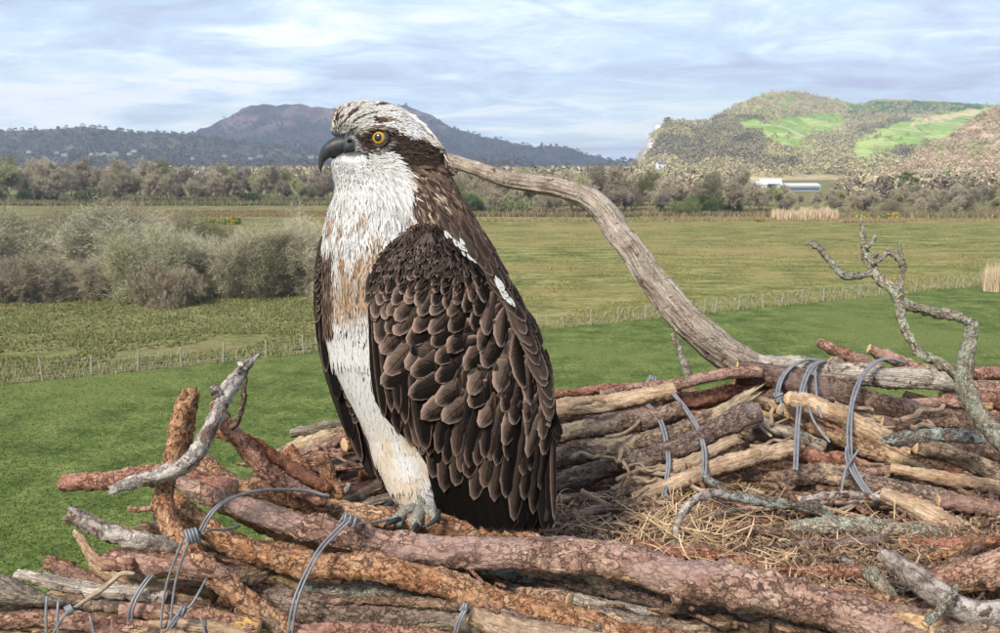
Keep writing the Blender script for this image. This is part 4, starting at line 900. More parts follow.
 ('stick', 'brown', [(540, 440, 1.72, 9), (575, 432, 1.72, 10.5), (610, 425, 1.72, 11), (650, 417, 1.71, 11), (682, 409, 1.71, 10)], 'thick pinkish-brown stick, third layer down right of the osprey', dict(ends=(.1, .1))),
 ('stick', 'split', [(540, 464, 1.68, 11), (575, 454, 1.68, 12), (620, 446, 1.68, 11), (662, 437, 1.68, 10), (700, 422, 1.68, 9), (750, 396, 1.69, 6)], 'long half-peeled stick rising to a split tip in the far rim', dict(jag=(0, 2.5))),
 ('dark_stick', 'dark', [(545, 485, 1.63, 9.5), (575, 478, 1.63, 10.5), (610, 468, 1.63, 11), (650, 458, 1.62, 11), (688, 445, 1.62, 11), (722, 428, 1.62, 11), (745, 417, 1.62, 12), (760, 411, 1.62, 11)], 'dark purple-brown stick with a cut end in the far rim', dict(knots=5)),
 ('stick', 'tan', [(608, 481, 1.65, 4), (640, 470, 1.65, 5), (680, 458, 1.65, 5)], 'thin tan stick under the dark purple-brown one', dict()),
 ('stick', 'tan', [(612, 492, 1.6, 6), (640, 479, 1.6, 8), (670, 468, 1.6, 8), (700, 457, 1.61, 8), (737, 440, 1.62, 7)], 'peeled tan stick sloping up under the dark stick', dict(jag=(0, 1))),
 ('stick', 'tan', [(635, 501, 1.55, 8), (665, 488, 1.56, 9), (700, 474, 1.57, 9), (750, 456, 1.58, 9), (800, 445, 1.6, 8)], 'orange-tan peeled stick, lowest long one of the far rim', dict(ridge=.05)),
 ('stick', 'brown', [(560, 500, 1.56, 7), (600, 497, 1.57, 7), (650, 489, 1.58, 7)], 'dull brown stick half buried at the left of the nest cup', dict()),
 ('dead_shoot', 'lichen', [(673, 333, 1.86, 2.5), (678, 347, 1.86, 3.8), (683, 362, 1.86, 4.3), (689, 380, 1.86, 4.8)], 'short grey dead shoot standing upright behind the far rim', dict()),
 # far rim, right part
 ('dark_log', 'dark', [(738, 372, 1.82, 11), (765, 376, 1.81, 13), (797, 384, 1.8, 13.5), (860, 400, 1.78, 14.5), (924, 418, 1.76, 15), (1000, 431, 1.74, 15), (1070, 440, 1.73, 15)], 'thick dark brown log along the right part of the far rim', dict(knots=5)),
 ('bleached_log', 'bleach', [(733, 358, 1.86, 6), (760, 363, 1.855, 9), (800, 369, 1.85, 11), (840, 374, 1.84, 12), (876, 377, 1.83, 12), (915, 379, 1.82, 12), (952, 381, 1.82, 9)], 'thick bleached barkless log on top of the far rim at right', dict(ridge=.09, jag=(0, 1))),
 ('broken_stick', 'pink', [(819, 341, 1.9, 4.5), (832, 349, 1.89, 5.5), (850, 358, 1.88, 6.5), (880, 368, 1.87, 6)], 'pink stick with an orange broken end sticking up over the bleached log', dict(ends=(.1, .1))),
 ('stick', 'brown', [(815, 372, 1.84, 3), (828, 365, 1.85, 5), (842, 360, 1.86, 5)], 'short brown branch stub over the bleached log beside the cable', dict()),
 ('stick', 'pink', [(867, 350, 1.9, 4.5), (885, 357, 1.9, 6), (905, 364, 1.89, 6), (930, 371, 1.88, 5)], 'second pink stick sticking up over the bleached log near the lichened branch', dict()),
 ('stick', 'bleach', [(895, 357, 1.93, 3), (925, 367, 1.92, 4), (955, 376, 1.9, 5)], 'thin pale stick behind the second pink stick', dict()),
 ('stick', 'red', [(945, 372, 1.9, 6), (980, 373, 1.9, 7), (1040, 376, 1.9, 7)], 'red stick, uppermost at the right edge of the far rim', dict()),
 ('stick', 'pink', [(945, 386, 1.86, 7), (985, 387, 1.86, 8.5), (1040, 392, 1.86, 9)], 'pinkish log under the uppermost red stick at the right edge', dict()),
 ('stick', 'red', [(940, 395, 1.83, 7), (980, 399, 1.83, 8), (1040, 410, 1.83, 8)], 'dark red stick, third down at the right edge', dict()),
 ('peeled_log', 'tan', [(788, 398, 1.66, 8), (810, 405, 1.66, 11), (829, 414, 1.65, 11), (852, 424, 1.65, 11), (876, 437, 1.64, 11), (906, 455, 1.63, 10)], 'smooth peeled yellow-tan log slanting down to the right under the cables', dict(ridge=.03, ends=(.35, .1))),
 ('stick', 'split', [(780, 410, 1.7, 7), (805, 422, 1.69, 8), (829, 434, 1.66, 8), (876, 452, 1.62, 8), (905, 464, 1.6, 8), (935, 477, 1.6, 7)], 'brown and cream half-peeled stick beneath the smooth peeled log', dict()),
 ('stick', 'bleach', [(752, 418, 1.68, 6), (775, 429, 1.67, 6.5), (800, 436, 1.66, 6), (825, 448, 1.65, 6)], 'pale pinkish stick crossing behind the middle cable', dict()),
 ('stick', 'tan', [(735, 400, 1.74, 4), (760, 402, 1.73, 6), (790, 412, 1.72, 6)], 'short tan stick in the gap below the dark log end', dict()),
 ('stick', 'brown', [(725, 412, 1.72, 6), (755, 402, 1.74, 6), (780, 394, 1.76, 6)], 'short brown cut stick rising behind the dark cut-ended one', dict()),
 ('stick', 'brown', [(740, 430, 1.72, 7), (790, 438, 1.71, 8), (850, 448, 1.69, 8), (900, 450, 1.69, 8)], 'dull brown stick deep behind the middle cable', dict()),
 ('stick', 'red', [(785, 452, 1.66, 7), (815, 458, 1.65, 8.5), (850, 462, 1.64, 8), (880, 466, 1.63, 8)], 'reddish stick with an orange scar between the cable strands', dict()),
 ('stick', 'brown', [(784, 477, 1.57, 9), (800, 475, 1.56, 11), (829, 476, 1.55, 11), (876, 485, 1.53, 11), (924, 496, 1.51, 11), (1000, 512, 1.5, 11), (1050, 520, 1.5, 11)], 'long rough brown stick along the lower right of the far rim', dict()),
 ('stick', 'brown', [(740, 478, 1.62, 5), (770, 476, 1.61, 6), (810, 470, 1.62, 6)], 'thin brown stick leading into the rough brown one from the left', dict()),
 ('stick', 'split', [(915, 447, 1.6, 7), (935, 450, 1.6, 10), (958, 458, 1.59, 10), (1000, 475, 1.58, 10), (1050, 490, 1.58, 10)], 'patchy cream and brown log at the right below the blue-lichened stick', dict()),
 ('stick', 'tan', [(890, 468, 1.56, 6), (930, 476, 1.55, 7), (975, 482, 1.54, 8), (1040, 495, 1.53, 8)], 'cream peeled stick under the patchy log at right', dict()),
 ('stick', 'dark', [(880, 425, 1.72, 8), (930, 440, 1.7, 8), (1000, 452, 1.68, 10), (1050, 460, 1.68, 10)], 'dark stick in the shadow below the thick dark log', dict()),
 ('stick', 'pink', [(940, 500, 1.46, 8), (980, 505, 1.45, 9), (1040, 520, 1.45, 9)], 'pinkish stick at the right edge above the broken wood', dict()),
 ('blue_lichened_stick', 'lichenblue', [(885, 438, 1.52, 4), (895, 439, 1.52, 7.5), (912, 438, 1.515, 7), (935, 436, 1.51, 7), (955, 437, 1.5, 7.5), (985, 439, 1.49, 7.5)], 'stick thickly covered in blue-grey lichen joining the big lichened branch', dict(jag=(1, 0), stubs=[(.22, 4.8, .012, .006)])),
 ('stick', 'red', [(560, 606, 1.1, 4), (620, 617, 1.09, 5.5), (690, 633, 1.08, 6), (750, 650, 1.08, 6)], 'thin red stick between the bleached stick and the brown one at the bottom', dict()),
 ('stick', 'brown', [(800, 583, 1.2, 4), (840, 590, 1.19, 5), (905, 602, 1.18, 5), (960, 618, 1.17, 5)], 'thin brown stick running parallel below the straight red one', dict()),
 ('stick', 'tan', [(640, 455, 1.66, 3), (690, 447, 1.66, 4), (735, 430, 1.66, 4)], 'slim peeled stick in the gap behind the dark purple-brown one', dict()),
 ('stick', 'brown', [(845, 415, 1.74, 5), (900, 424, 1.72, 6), (960, 424, 1.7, 5)], 'short brown stick under the long cable right of the peeled log', dict()),
 ('stick', 'pink', [(870, 408, 1.78, 4), (930, 402, 1.79, 5), (990, 407, 1.8, 5)], 'thin pink stick between the bleached log and the thick dark log', dict()),
 ('stick', 'brown', [(560, 520, 1.42, 4), (600, 511, 1.44, 5), (640, 508, 1.46, 5)], 'short rotten stick lying in the brown litter right of the osprey', dict(jag=(.5, .5))),
 ('stick', 'dark', [(770, 548, 1.27, 3.5), (830, 543, 1.27, 5), (890, 538, 1.27, 5)], 'thin dark stick lying in the litter before the mossy stick', dict()),
 ('stick', 'pink', [(820, 466, 1.6, 4), (870, 472, 1.59, 5), (910, 470, 1.58, 5)], 'thin pinkish stick behind the crossed cable ends', dict()),
 ('stick', 'red', [(255, 500, 1.2, 5), (230, 484, 1.2, 6), (205, 470, 1.2, 5), (190, 462, 1.2, 4)], 'dark red stick in the gap behind the upright log', dict()),
 ('stick', 'brown', [(205, 560, 1.04, 6), (240, 572, 1.04, 7), (300, 584, 1.05, 7)], 'dull brown stick in the gap under the orange log at left', dict()),
 ('stick', 'brown', [(325, 600, 1.0, 3), (400, 603, 1.0, 5), (470, 608, 1.0, 5)], 'thin brown stick on top of the thick dull brown log', dict()),
 ('stick', 'red', [(660, 612, 1.12, 5), (720, 622, 1.11, 7), (790, 634, 1.1, 7), (860, 650, 1.1, 7)], 'reddish stick just under the thick front log right of centre', dict()),
 ('stick', 'grey', [(500, 606, 1.13, 3), (560, 612, 1.12, 5), (640, 628, 1.11, 5), (700, 642, 1.11, 5)], 'slim grey stick under the bleached stick at the bottom', dict()),
 ('stick', 'pine', [(930, 560, 1.2, 4), (965, 548, 1.21, 6), (1020, 530, 1.22, 6)], 'orange-barked stick at the right edge over the pinkish log end', dict()),
 ('stick', 'brown', [(890, 600, 1.16, 5), (925, 585, 1.17, 6), (960, 560, 1.19, 6), (985, 545, 1.2, 5)], 'brown stick crossing up between the pale branch and the pinkish log end', dict()),
 ('stick', 'silver', [(800, 500, 1.42, 3), (840, 494, 1.44, 4), (885, 498, 1.45, 4)], 'short pale stick in the litter under the crossed cable ends', dict()),
 ('stick', 'brown', [(700, 536, 1.3, 3), (760, 530, 1.31, 4.5), (800, 540, 1.3, 4)], 'thin brown stick across the front of the straw', dict()),
 ('log', 'brown', [(520, 566, 1.1, 7), (560, 575, 1.1, 10), (620, 589, 1.1, 11.5), (700, 608, 1.09, 12), (790, 630, 1.08, 12), (860, 650, 1.08, 12)], 'dark brown log directly beneath the longest pinkish log, right of centre', dict()),
]
for k, m, pts, lb, kw in S_:
    stick(k, m, pts, lb, 'log' if 'log' in k else ('twig' if 'twig' in k or 'shoot' in k else 'stick'), GN, **kw)

# the big driftwood perch ------------------------------------------------
stick('driftwood_limb', 'drift', [(395, 150, 2.12, 7), (440, 157, 2.08, 8), (481, 168, 2.04, 9), (522, 182, 2.0, 10.5), (563, 190, 1.97, 12), (592, 203, 1.94, 14), (611, 219, 1.92, 16), (624, 243, 1.90, 16.5), (645, 270, 1.88, 16.5), (670, 301, 1.86, 18), (695, 329, 1.84, 19), (722, 351, 1.845, 20), (750, 367, 1.87, 20), (800, 386, 1.91, 13)],
      'long curved weathered driftwood limb rising from the far rim behind the osprey', 'driftwood', None, ridge=0.10, twist=1.2, mult=.80, nseg=72, flake=0, knots=5, rough=.06, wobble=.006)
# lichened dead branch at right ------------------------------------------
lb_ = stick('lichened_branch', 'lichen', [(1040, 480, 1.3, 10), (1015, 455, 1.33, 10), (996, 436, 1.35, 10), (979, 411, 1.37, 9.5), (967, 385, 1.38, 9.5), (966, 368, 1.39, 8.5), (971, 345, 1.4, 7), (973, 322, 1.41, 6.5)], 'crooked dead branch covered in lichen rising at the right of the nest', 'branch', None, knots=6, mult=.95, stubs=[(.98, 4.6, .006, .006)])
lb_.location = (0, 0, 0)
for pts, kw in [([(974, 324, 1.41, 5.5), (958, 317, 1.415, 5), (944, 315, 1.42, 5.5), (925, 311, 1.42, 5), (907, 306, 1.425, 5.5), (898, 298, 1.43, 5)], {}),
                ([(964, 382, 1.385, 6), (955, 373, 1.39, 5), (938, 362, 1.39, 5), (919, 353, 1.4, 5), (910, 339, 1.41, 4), (903, 322, 1.42, 4.5), (898, 300, 1.43, 5.5), (892, 290, 1.43, 5.5), (882, 282, 1.44, 5), (873, 270, 1.45, 4.5), (866, 256, 1.46, 4.5), (863, 240, 1.47, 3), (861, 222, 1.48, 1.8)], dict(stubs=[(.2, 4.8, .01, .003), (.8, 1.2, .016, .003)])),
                ([(872, 273, 1.45, 3.8), (860, 276, 1.45, 3.6), (845, 276, 1.45, 3.6), (835, 267, 1.46, 3.2), (824, 254, 1.47, 3.2), (815, 244, 1.47, 3.4), (806, 242, 1.48, 2)], dict(stubs=[(.88, 1.6, .014, .002)])),
                ([(871, 264, 1.44, 2.5), (880, 259, 1.44, 2.6), (888, 251, 1.44, 3), (897, 258, 1.44, 3), (903, 265, 1.44, 3.4)], {}),
                ([(900, 243, 1.44, 1.5), (901, 255, 1.44, 2.5), (903, 266, 1.44, 3.4), (901, 280, 1.44, 3.2), (899, 296, 1.43, 3.6)], {}),
                ([(866, 248, 1.45, 2), (872, 243, 1.45, 2.4), (876, 235, 1.45, 1.8)], {})]:
    stick('side_branch', 'lichen', pts, None, parent=lb_, mult=.98, **kw)

# ------------------------------------------------------------------ filling between the logs
def multi_tube(name, specs, mat, label=None, kind='stuff', nseg=6, step=0.03, **kw):
    V_, Q, T3, ST, n = [], [], [], [], 0
    for pts in specs:
        v, f, st, caps, _ = tube(pts, world=True, nseg=nseg, step=step, flake=0, knots=0, **kw)
        V_.append(v); ST.append(st); Q.append(f + n); [(Q.append(c[0] + n), T3.append(c[1] + n)) for c in caps]; n += len(v)
    return link(name, mesh_np(name, np.concatenate(V_), [np.concatenate(Q), np.concatenate(T3)], mat, True, {'v_st': np.concatenate(ST)}), kind=kind)
rs = np.random.RandomState(44)
def rimfill(n, x0, x1, ylo, yhi, dfun, slope, r0, r1, ln):
    out = []
    for i in range(n):
        x = rs.uniform(x0, x1); u = rs.uniform(); y = (ylo(x) if callable(ylo) else ylo) * (1 - u) + (yhi(x) if callable(yhi) else yhi) * u
        L = rs.uniform(*ln); sl = slope(x) if callable(slope) else slope; sl = sl + rs.normal(0, .12); r = rs.uniform(r0, r1)
        p = []
        for t in (-.5, -.15, .2, .5):
            xx, yy = x + L * t, y + L * t * sl + rs.normal(0, 2); d = dfun(xx, yy); q = P(xx, yy, d); p.append((*q, r * d / F))
        out.append(p)
    return out
rim_top = lambda x: np.interp(x, [560, 680, 760, 850, 1000], [404, 392, 384, 392, 392])
sp_far = rimfill(130, 560, 1040, lambda x: rim_top(x) + 14, 492, lambda x, y: 1.9 - 0.0019 * (y - 370) + .03, lambda x: np.interp(x, [560, 720, 780, 1000], [-.25, -.4, .2, .28]), 5, 9, (60, 160))
sp_left = rimfill(26, 270, 420, 452, 500, lambda x, y: 1.52 - .0030 * (y - 440), -.15, 4, 7, (40, 90))
sp_front = rimfill(110, 170, 760, lambda x: np.interp(x, [150, 250, 450, 800], [545, 540, 570, 625]), 650, lambda x, y: 1.14 - .0006 * (y - 540) + .02, lambda x: .16, 4, 9, (60, 180))
sp_fl = rimfill(16, 20, 190, lambda x: np.interp(x, [20, 190], [615, 585]), 650, lambda x, y: 1.06, lambda x: .15, 5, 9, (50, 120))
multi_tube('brown_sticks_deep_in_the_nest', sp_far[::2] + sp_front[::2] + sp_fl + sp_left[::2], M['brown'], nseg=12, step=.009, rough=.2)
multi_tube('reddish_sticks_deep_in_the_nest', sp_far[1::2] + sp_front[1::2] + sp_left[1::2], M['red'], nseg=12, step=.009, rough=.2)

def twigs(n, reg, d0, seed, r=(1.2, 3.0), ln=(25, 90)):
    rs = np.random.RandomState(seed); out = []
    for i in range(n):
        x, y = rs.uniform(reg[0], reg[1]), rs.uniform(reg[2], reg[3]); a = rs.normal(.1, .55); L = rs.uniform(*ln); rr = rs.uniform(*r); q = P(x, y, 1.0) - CAM; dd = d0(x, y); p = []
        for t in (-.5, -.2, .1, .35, .5):
            xx, yy = x + math.cos(a) * L * t + rs.normal(0, 3), y + math.sin(a) * L * t * .6 + rs.normal(0, 2.5); de = dd - (yy - y) * .0030 + rs.uniform(-.006, .006); w = P(xx, yy, de); p.append((*w, rr * (1 - .4 * t) * de / F))
        out.append(p)
    return out
cup_d = lambda x, y: (.560 + .03 * 0) * F / (y - 165) * 1.0 - .012
fr_d = lambda x, y: 1.10 - .0006 * (y - 560)
multi_tube('thin_brown_twigs', twigs(90, (600, 1010, 485, 560), cup_d, 61) + twigs(40, (560, 1000, 600, 650), fr_d, 62), M['brown'], nseg=7, step=.008, rough=.12)
multi_tube('thin_red_twigs', twigs(50, (640, 1010, 490, 560), cup_d, 63) + twigs(40, (150, 520, 560, 640), lambda x, y: 1.06, 64) + twigs(36, (270, 350, 455, 500), lambda x, y: 1.27, 65), M['red'], nseg=7, step=.008, rough=.12)
multi_tube('thin_pale_twigs', twigs(34, (600, 1010, 480, 550), cup_d, 66) + twigs(26, (580, 1000, 400, 480), lambda x, y: 1.80 - .0019 * (y - 370) - .03, 67, ln=(20, 55)), M['tan'], nseg=6, step=.008, rough=.12)
# nest bed: a mound of turf, moss and rotten bark
def bedz(x, y):
    dx, dy = (x - .19) / .72, (y - 1.36) / .44
    r = np.sqrt(dx ** 2 + dy ** 2)
    h = -.540 - .17 * np.clip(y - 1.2, -.2, .4) - .75 * smooth(.86, 1.25, r) * 1.0
    h = h - .07 * smooth(.28, .10, x * 0 + (x + .27)) - .03 * smooth(1.18, 1.0, y)
    return CAMZ + h
gx, gy = np.meshgrid(np.linspace(-.62, 1.35, 260), np.linspace(.82, 1.98, 170))
nz_ = fbm(np.stack([gx * 18, gy * 18, gx * 0], -1), 5, 4) * .010 + fbm(np.stack([gx * 70, gy * 70, gx * 0], -1), 3, 9) * .005
gz = bedz(gx, gy) + nz_
idx = np.arange(gx.size).reshape(gx.shape)
m_bed = NT('nest_turf', .95, .1)
_o = m_bed.objcoord(); _n = m_bed.noise(_o, 60, 6, .7); _n2 = m_bed.noise(_o, 260, 4, .7)
_c = m_bed.ramp(m_bed.math('ADD', m_bed.math('MULTIPLY', _n, .5), m_bed.math('MULTIPLY', _n2, .5)), [(.35, (.035, .022, .014)), (.5, (.13, .085, .053)), (.66, (.29, .20, .13))])
m_bed = m_bed.done(_c, m_bed.bump(_n2, 1.0, .01))
link('nest_bed', mesh_np('nest_bed', np.stack([gx, gy, gz], -1).reshape(-1, 3), np.stack([idx[:-1, :-1], idx[:-1, 1:], idx[1:, 1:], idx[1:, :-1]], -1).reshape(-1, 4), m_bed, True), kind='stuff')
# curled bark, twiglets, moss bits and straw: thin bent strips on the bed
def strips(name, n, region, ln, wd, cols, cw, seed, up=.5, mat=None, curl=.5, lift=.01, seg=4, clump=None):
    rs = np.random.RandomState(seed); px, py = region(rs, n)
    # intersect pixel ray with the bed
    q = P(px, py, 1.0) - CAM; tpar = np.full(n, 1.3)
    for _ in range(14):
        pt = CAM + q * tpar[:, None]; zz = bedz(pt[:, 0], pt[:, 1]); tpar = np.clip((zz - CAMZ) / q[:, 2], .85, 2.0)
    p = CAM + q * tpar[:, None]; p[:, 2] += rs.uniform(0, lift, n)
    a = rs.uniform(0, 2 * math.pi, n) if clump is None else clump(px, py, rs)
    d = np.stack([np.cos(a), np.sin(a), rs.normal(0, up * .5, n)], -1); d /= np.linalg.norm(d, axis=1, keepdims=True)
    L = rs.uniform(ln[0], ln[1], n); W = rs.uniform(wd[0], wd[1], n)
    side = np.cross(d, rs.normal(size=(n, 3)) * .3 + np.array([0, 0, 1.0])); side /= np.linalg.norm(side, axis=1, keepdims=True)
    bend = np.cross(side, d); k = rs.normal(0, curl, n); k2 = rs.normal(0, curl, n)
    rows = []
    for i in range(seg + 1):
        t = i / seg - .5; c = p + d * (L * t)[:, None] + bend * (L * k * (t * t - .1))[:, None] + side * (L * k2 * (t * t))[:, None]
        w = W * (1 - abs(t) * .8)
        rows.append(c - side * w[:, None]); rows.append(c + bend * w[:, None] * .8); rows.append(c + side * w[:, None])
    v = np.stack(rows, 1); m = 3 * (seg + 1); base = (np.arange(n) * m)[:, None, None]
    fq = np.array([[3 * i + j, 3 * i + j + 1, 3 * i + j + 4, 3 * i + j + 3] for i in range(seg) for j in (0, 1)])
    f = (base + fq[None]).reshape(-1, 4)
    col = pick(rs, n, cols, cw)
    link(name, mesh_np(name, v.reshape(-1, 3), f, m_straw, True, {'col': np.repeat(np.clip(col, 0, 1), m, 0)}), kind='stuff')
m_straw = m_vcol('dry_strands', .7, scale=300, var=.25, bmp=.3, bd=.001)
def box_r(x0, x1, y0, y1):
    return lambda rs, n: (rs.uniform(x0, x1, n), rs.uniform(y0, y1, n))
brn = [(.21, .13, .08), (.13, .08, .052), (.30, .20, .13), (.38, .28, .18), (.07, .042, .028)]
strips('bark_litter', 20000, box_r(545, 1010, 462, 600), (.006, .034), (.0006, .0024), brn, [4, 4, 3, 1, 3], 1, .9, lift=.014, curl=1.0)
strips('bark_litter_at_the_feet', 4500, box_r(270, 560, 470, 560), (.008, .03), (.0008, .0028), brn, [4, 4, 3, 1, 3], 2, .8, lift=.012, curl=.9)
stc = [(.46, .31, .17), (.36, .235, .13), (.55, .40, .24), (.27, .17, .09)]
def straw_reg(rs, n):
    c = rs.normal(size=(n, 2)); k = rs.uniform(size=n) < .72
    x = np.where(k, 690 + c[:, 0] * 38, 745 + c[:, 0] * 55); y = np.where(k, 515 + c[:, 1] * 20, 492 + c[:, 1] * 15)
    return np.clip(x, 640, 870), np.clip(y, 470, 549)
def straw_dir(px, py, rs):
    return np.where(px < 720, math.radians(72), math.radians(25)) + rs.normal(0, .65, len(px))
strips('straw_lining', 700, straw_reg, (.05, .15), (.0007, .0014), stc, [4, 3, 3, 1.5], 3, .5, lift=.03, curl=.25, seg=7, clump=straw_dir)
strips('straw_wisps', 260, box_r(560, 900, 470, 560), (.04, .11), (.0006, .0011), stc, [4, 3, 3, 2], 4, .6, lift=.03, curl=.3, seg=6)
strips('straw_wisps_in_front', 160, box_r(640, 800, 572, 606), (.02, .07), (.0006, .0012), stc, [4, 3, 3, 2], 5, .6, lift=.05, curl=.3, seg=6)

# ------------------------------------------------------------------ grey cable ties
mc = NT('grey_cable_sheath', .42, .5); _n = mc.noise(mc.objcoord(), 90, 3)
mc = mc.done(mc.ramp(_n, [(.3, (.13, .135, .145)), (.7, (.21, .215, .23))]), mc.bump(_n, .2, .001))
def strand(pts, r=1.4, off=0.0, parent=None, name='strand'):
    a = [(x + off, y, d, r) for x, y, d in pts]
    t = tube(a, step=.006, nseg=10, flake=0, knots=0, rough=.0, wobble=.003, ends=(.3, .3))
    return link(name, to_mesh(name, t, mc, mc), parent)
def knot(x, y, d, R_, parent, axis=(1, .3), turns=3.4, r=1.6, w=11):
    pts = []
    for i in range(int(turns * 10)):
        a = 2 * math.pi * i / 10; s = (i / (turns * 10) - .5) * w
        pts.append((x + axis[0] * s - axis[1] * math.cos(a) * R_, y + axis[1] * s + axis[0] * math.cos(a) * R_, d + math.sin(a) * R_ * d / F, r))
    t = tube(pts, step=.003, nseg=8, flake=0, knots=0, rough=0, wobble=0); link('knot', to_mesh('knot', t, mc, mc), parent)
def cable(label, strands, knots=(), cat='cable'):
    o = link('cable_tie', None, None, label, cat, 'grey cable ties round the nest sticks')
    for s in strands:
        pts, offs = s
        for of in offs: strand([(x, y, d) for x, y, d in pts], off=of, parent=o)
    for k in knots: knot(*k[:4], o, **k[4])
cable('grey cable tie with a big coiled knot on the bent orange log, arching right', [
    ([(194, 536, .93), (200, 530, .93), (207, 517, .93), (217, 506, .94), (236, 496, 1.0), (265, 490, 1.06), (300, 490, 1.1), (327, 496, 1.11)], (0, 2.6)),
    ([(182, 540, .925), (176, 557, .925), (168, 580, .93), (163, 605, .93), (160, 640, .93)], (0,)), ([(188, 543, .925), (182, 560, .925), (176, 580, .93), (172, 606, .93), (170, 640, .93)], (0,)),
    ([(203, 534, .96), (212, 530, 1.0), (222, 530, 1.02), (240, 526, 1.05)], (0,))], [(192, 536, .93, 6.5, dict(w=14, axis=(1, -.25), turns=4.2))])
cable('thin grey tie with a small lower knot at the lower left', [
    ([(206, 579, .95), (200, 590, .93), (190, 606, .92), (181, 611, .92)], (0,)), ([(181, 611, .92), (172, 622, .92), (160, 640, .92)], (0, 2.5)), ([(200, 616, .93), (203, 624, .93), (206, 640, .93)], (0,))], [(182, 611, .92, 5, dict(w=8, axis=(.9, .4), turns=2.6))])
cable('double grey cable slanting down behind the pink stick at lower left', [([(150, 575, .955), (140, 588, .95), (130, 608, .94), (127, 640, .94)], (0, 3.2))])
cable('grey tie with a small knot at the bottom left corner', [([(82, 602, .9), (76, 606, .9), (68, 612, .9), (60, 622, .9), (50, 640, .9)], (0,)), ([(47, 596, .905), (46, 615, .9), (47, 640, .9)], (0,)), ([(58, 600, .905), (57, 618, .9), (58, 640, .9)], (0,)), ([(90, 616, .9), (93, 628, .9), (94, 640, .9)], (0,))], [(69, 610, .9, 4.5, dict(w=8, axis=(.8, -.4), turns=3))])
cable('double grey cable looped over the thick front log left of the osprey feet', [
    ([(346, 520, 1.03), (334, 532, 1.02), (320, 547, 1.0), (309, 565, .985), (298, 588, .97), (291, 612, .96), (287, 645, .96)], (0, 4)),
    ([(358, 524, 1.06), (372, 523, 1.09), (390, 519, 1.12), (398, 516, 1.12)], (0,))], [(350, 520, 1.035, 5.5, dict(w=18, axis=(.93, .35), turns=3.5))])
cable('short grey tie end on the bottom edge under the osprey tail', [([(466, 607, .985), (461, 614, .98), (456, 626, .98), (452, 645, .98)], (0, 3)), ], [(464, 607, .985, 3.5, dict(w=5, turns=2))])
cable('leftmost double grey cable over the far rim right of the osprey', [([(642, 402, 1.75), (650, 408, 1.735), (659, 420, 1.69), (665, 440, 1.63), (667, 462, 1.58), (665, 480, 1.56), (662, 497, 1.52)], (0, 2.6))])
cable('double grey cable over the pink-grey end of the far rim', [([(672, 394, 1.735), (680, 403, 1.71), (690, 417, 1.66), (698, 432, 1.62), (703, 452, 1.58), (703, 474, 1.53)], (0, 2.6))])
cable('small blue-grey cable knot poking up behind the far rim', [([(648, 384, 1.84), (652, 378, 1.84), (658, 383, 1.84)], (0, 2))], [(652, 380, 1.83, 3, dict(w=8, turns=3))])
cable('grey cable arching over the dark log end with a coiled knot hanging at its left', [([(818, 361, 1.83), (806, 360, 1.82), (793, 365, 1.79), (782, 376, 1.77), (777, 390, 1.75), (778, 402, 1.7)], (0, 2.4)), ([(781, 402, 1.7), (782, 412, 1.68)], (0,))], [(779, 398, 1.72, 4, dict(w=9, axis=(.2, 1), turns=3.2))])
cable('long double grey cable hanging over the bleached log, left of the two', [([(823, 361, 1.83), (814, 364, 1.8), (806, 374, 1.76), (800, 392, 1.7), (797, 415, 1.62), (795, 440, 1.56), (794, 470, 1.51)], (0, 3))])
cable('thin single grey cable strands between the two double cables', [([(806, 374, 1.77), (806, 395, 1.7), (811, 415, 1.62), (820, 430, 1.6), (830, 442, 1.58)], (0,)), ([(815, 366, 1.8), (816, 385, 1.72), (818, 405, 1.64), (822, 418, 1.62)], (0,))])
cable('long double grey cable over the bleached log with crossed ends, right of the two', [([(903, 363, 1.82), (888, 359, 1.81), (874, 362, 1.79), (861, 376, 1.75), (852, 397, 1.67), (848, 425, 1.6), (848, 447, 1.56), (850, 462, 1.53), (860, 482, 1.5), (878, 504, 1.46)], (0, 3)), ([(859, 450, 1.55), (852, 460, 1.52), (846, 470, 1.5), (841, 493, 1.48)], (0,)), ([(846, 447, 1.55), (846, 460, 1.52), (853, 475, 1.5), (866, 495, 1.47)], (0,))])

# =================================================================== OSPREY
BD = 1.20                                              # distance of the bird's middle
b_rows = np.array([  # y, left, right, half depth (m), depth offset (m)
 [101.5, 364, 372, .004, 0], [103, 356, 384, .010, 0], [106, 346, 396, .016, 0], [110, 340, 404, .0205, 0], [115, 335.5, 411, .0245, 0], [121, 333, 418, .0275, 0], [128, 332, 426, .0295, 0], [135, 333, 432, .0300, 0],
 [142, 335, 437.5, .0300, 0], [149, 334, 442, .0300, 0], [156, 332.5, 444, .0300, 0], [165, 332.5, 445.5, .0310, 0], [175, 333.5, 448.5, .0330, 0], [185, 335.5, 454, .0360, 0], [195, 335, 460, .0400, 0], [205, 332, 466, .0450, .002], [220, 328, 475, .0520, .004],
 [240, 325, 488, .0600, .006], [260, 324, 499, .0650, .008], [280, 324, 510, .0680, .008], [300, 324, 521, .0690, .008], [330, 325, 535, .0690, .008], [360, 330, 546, .0670, .008], [390, 344, 551, .0630, .008], [420, 359, 549, .0570, .008], [440, 368, 540, .0500, .006],
 [455, 372, 510, .0420, .002], [470, 379, 470, .0350, -.004], [485, 386, 446, .0280, -.010], [498, 395, 438, .0210, -.014], [508, 402, 436, .0150, -.017], [518, 408, 431, .0105, -.019]])
def brow(y): return [np.interp(y, b_rows[:, 0], b_rows[:, k]) for k in (1, 2, 3, 4)]
def face(u, y): return 1 - .50 * smooth(-.30, -.88, u) * smooth(122, 134, y) * smooth(170, 158, y)
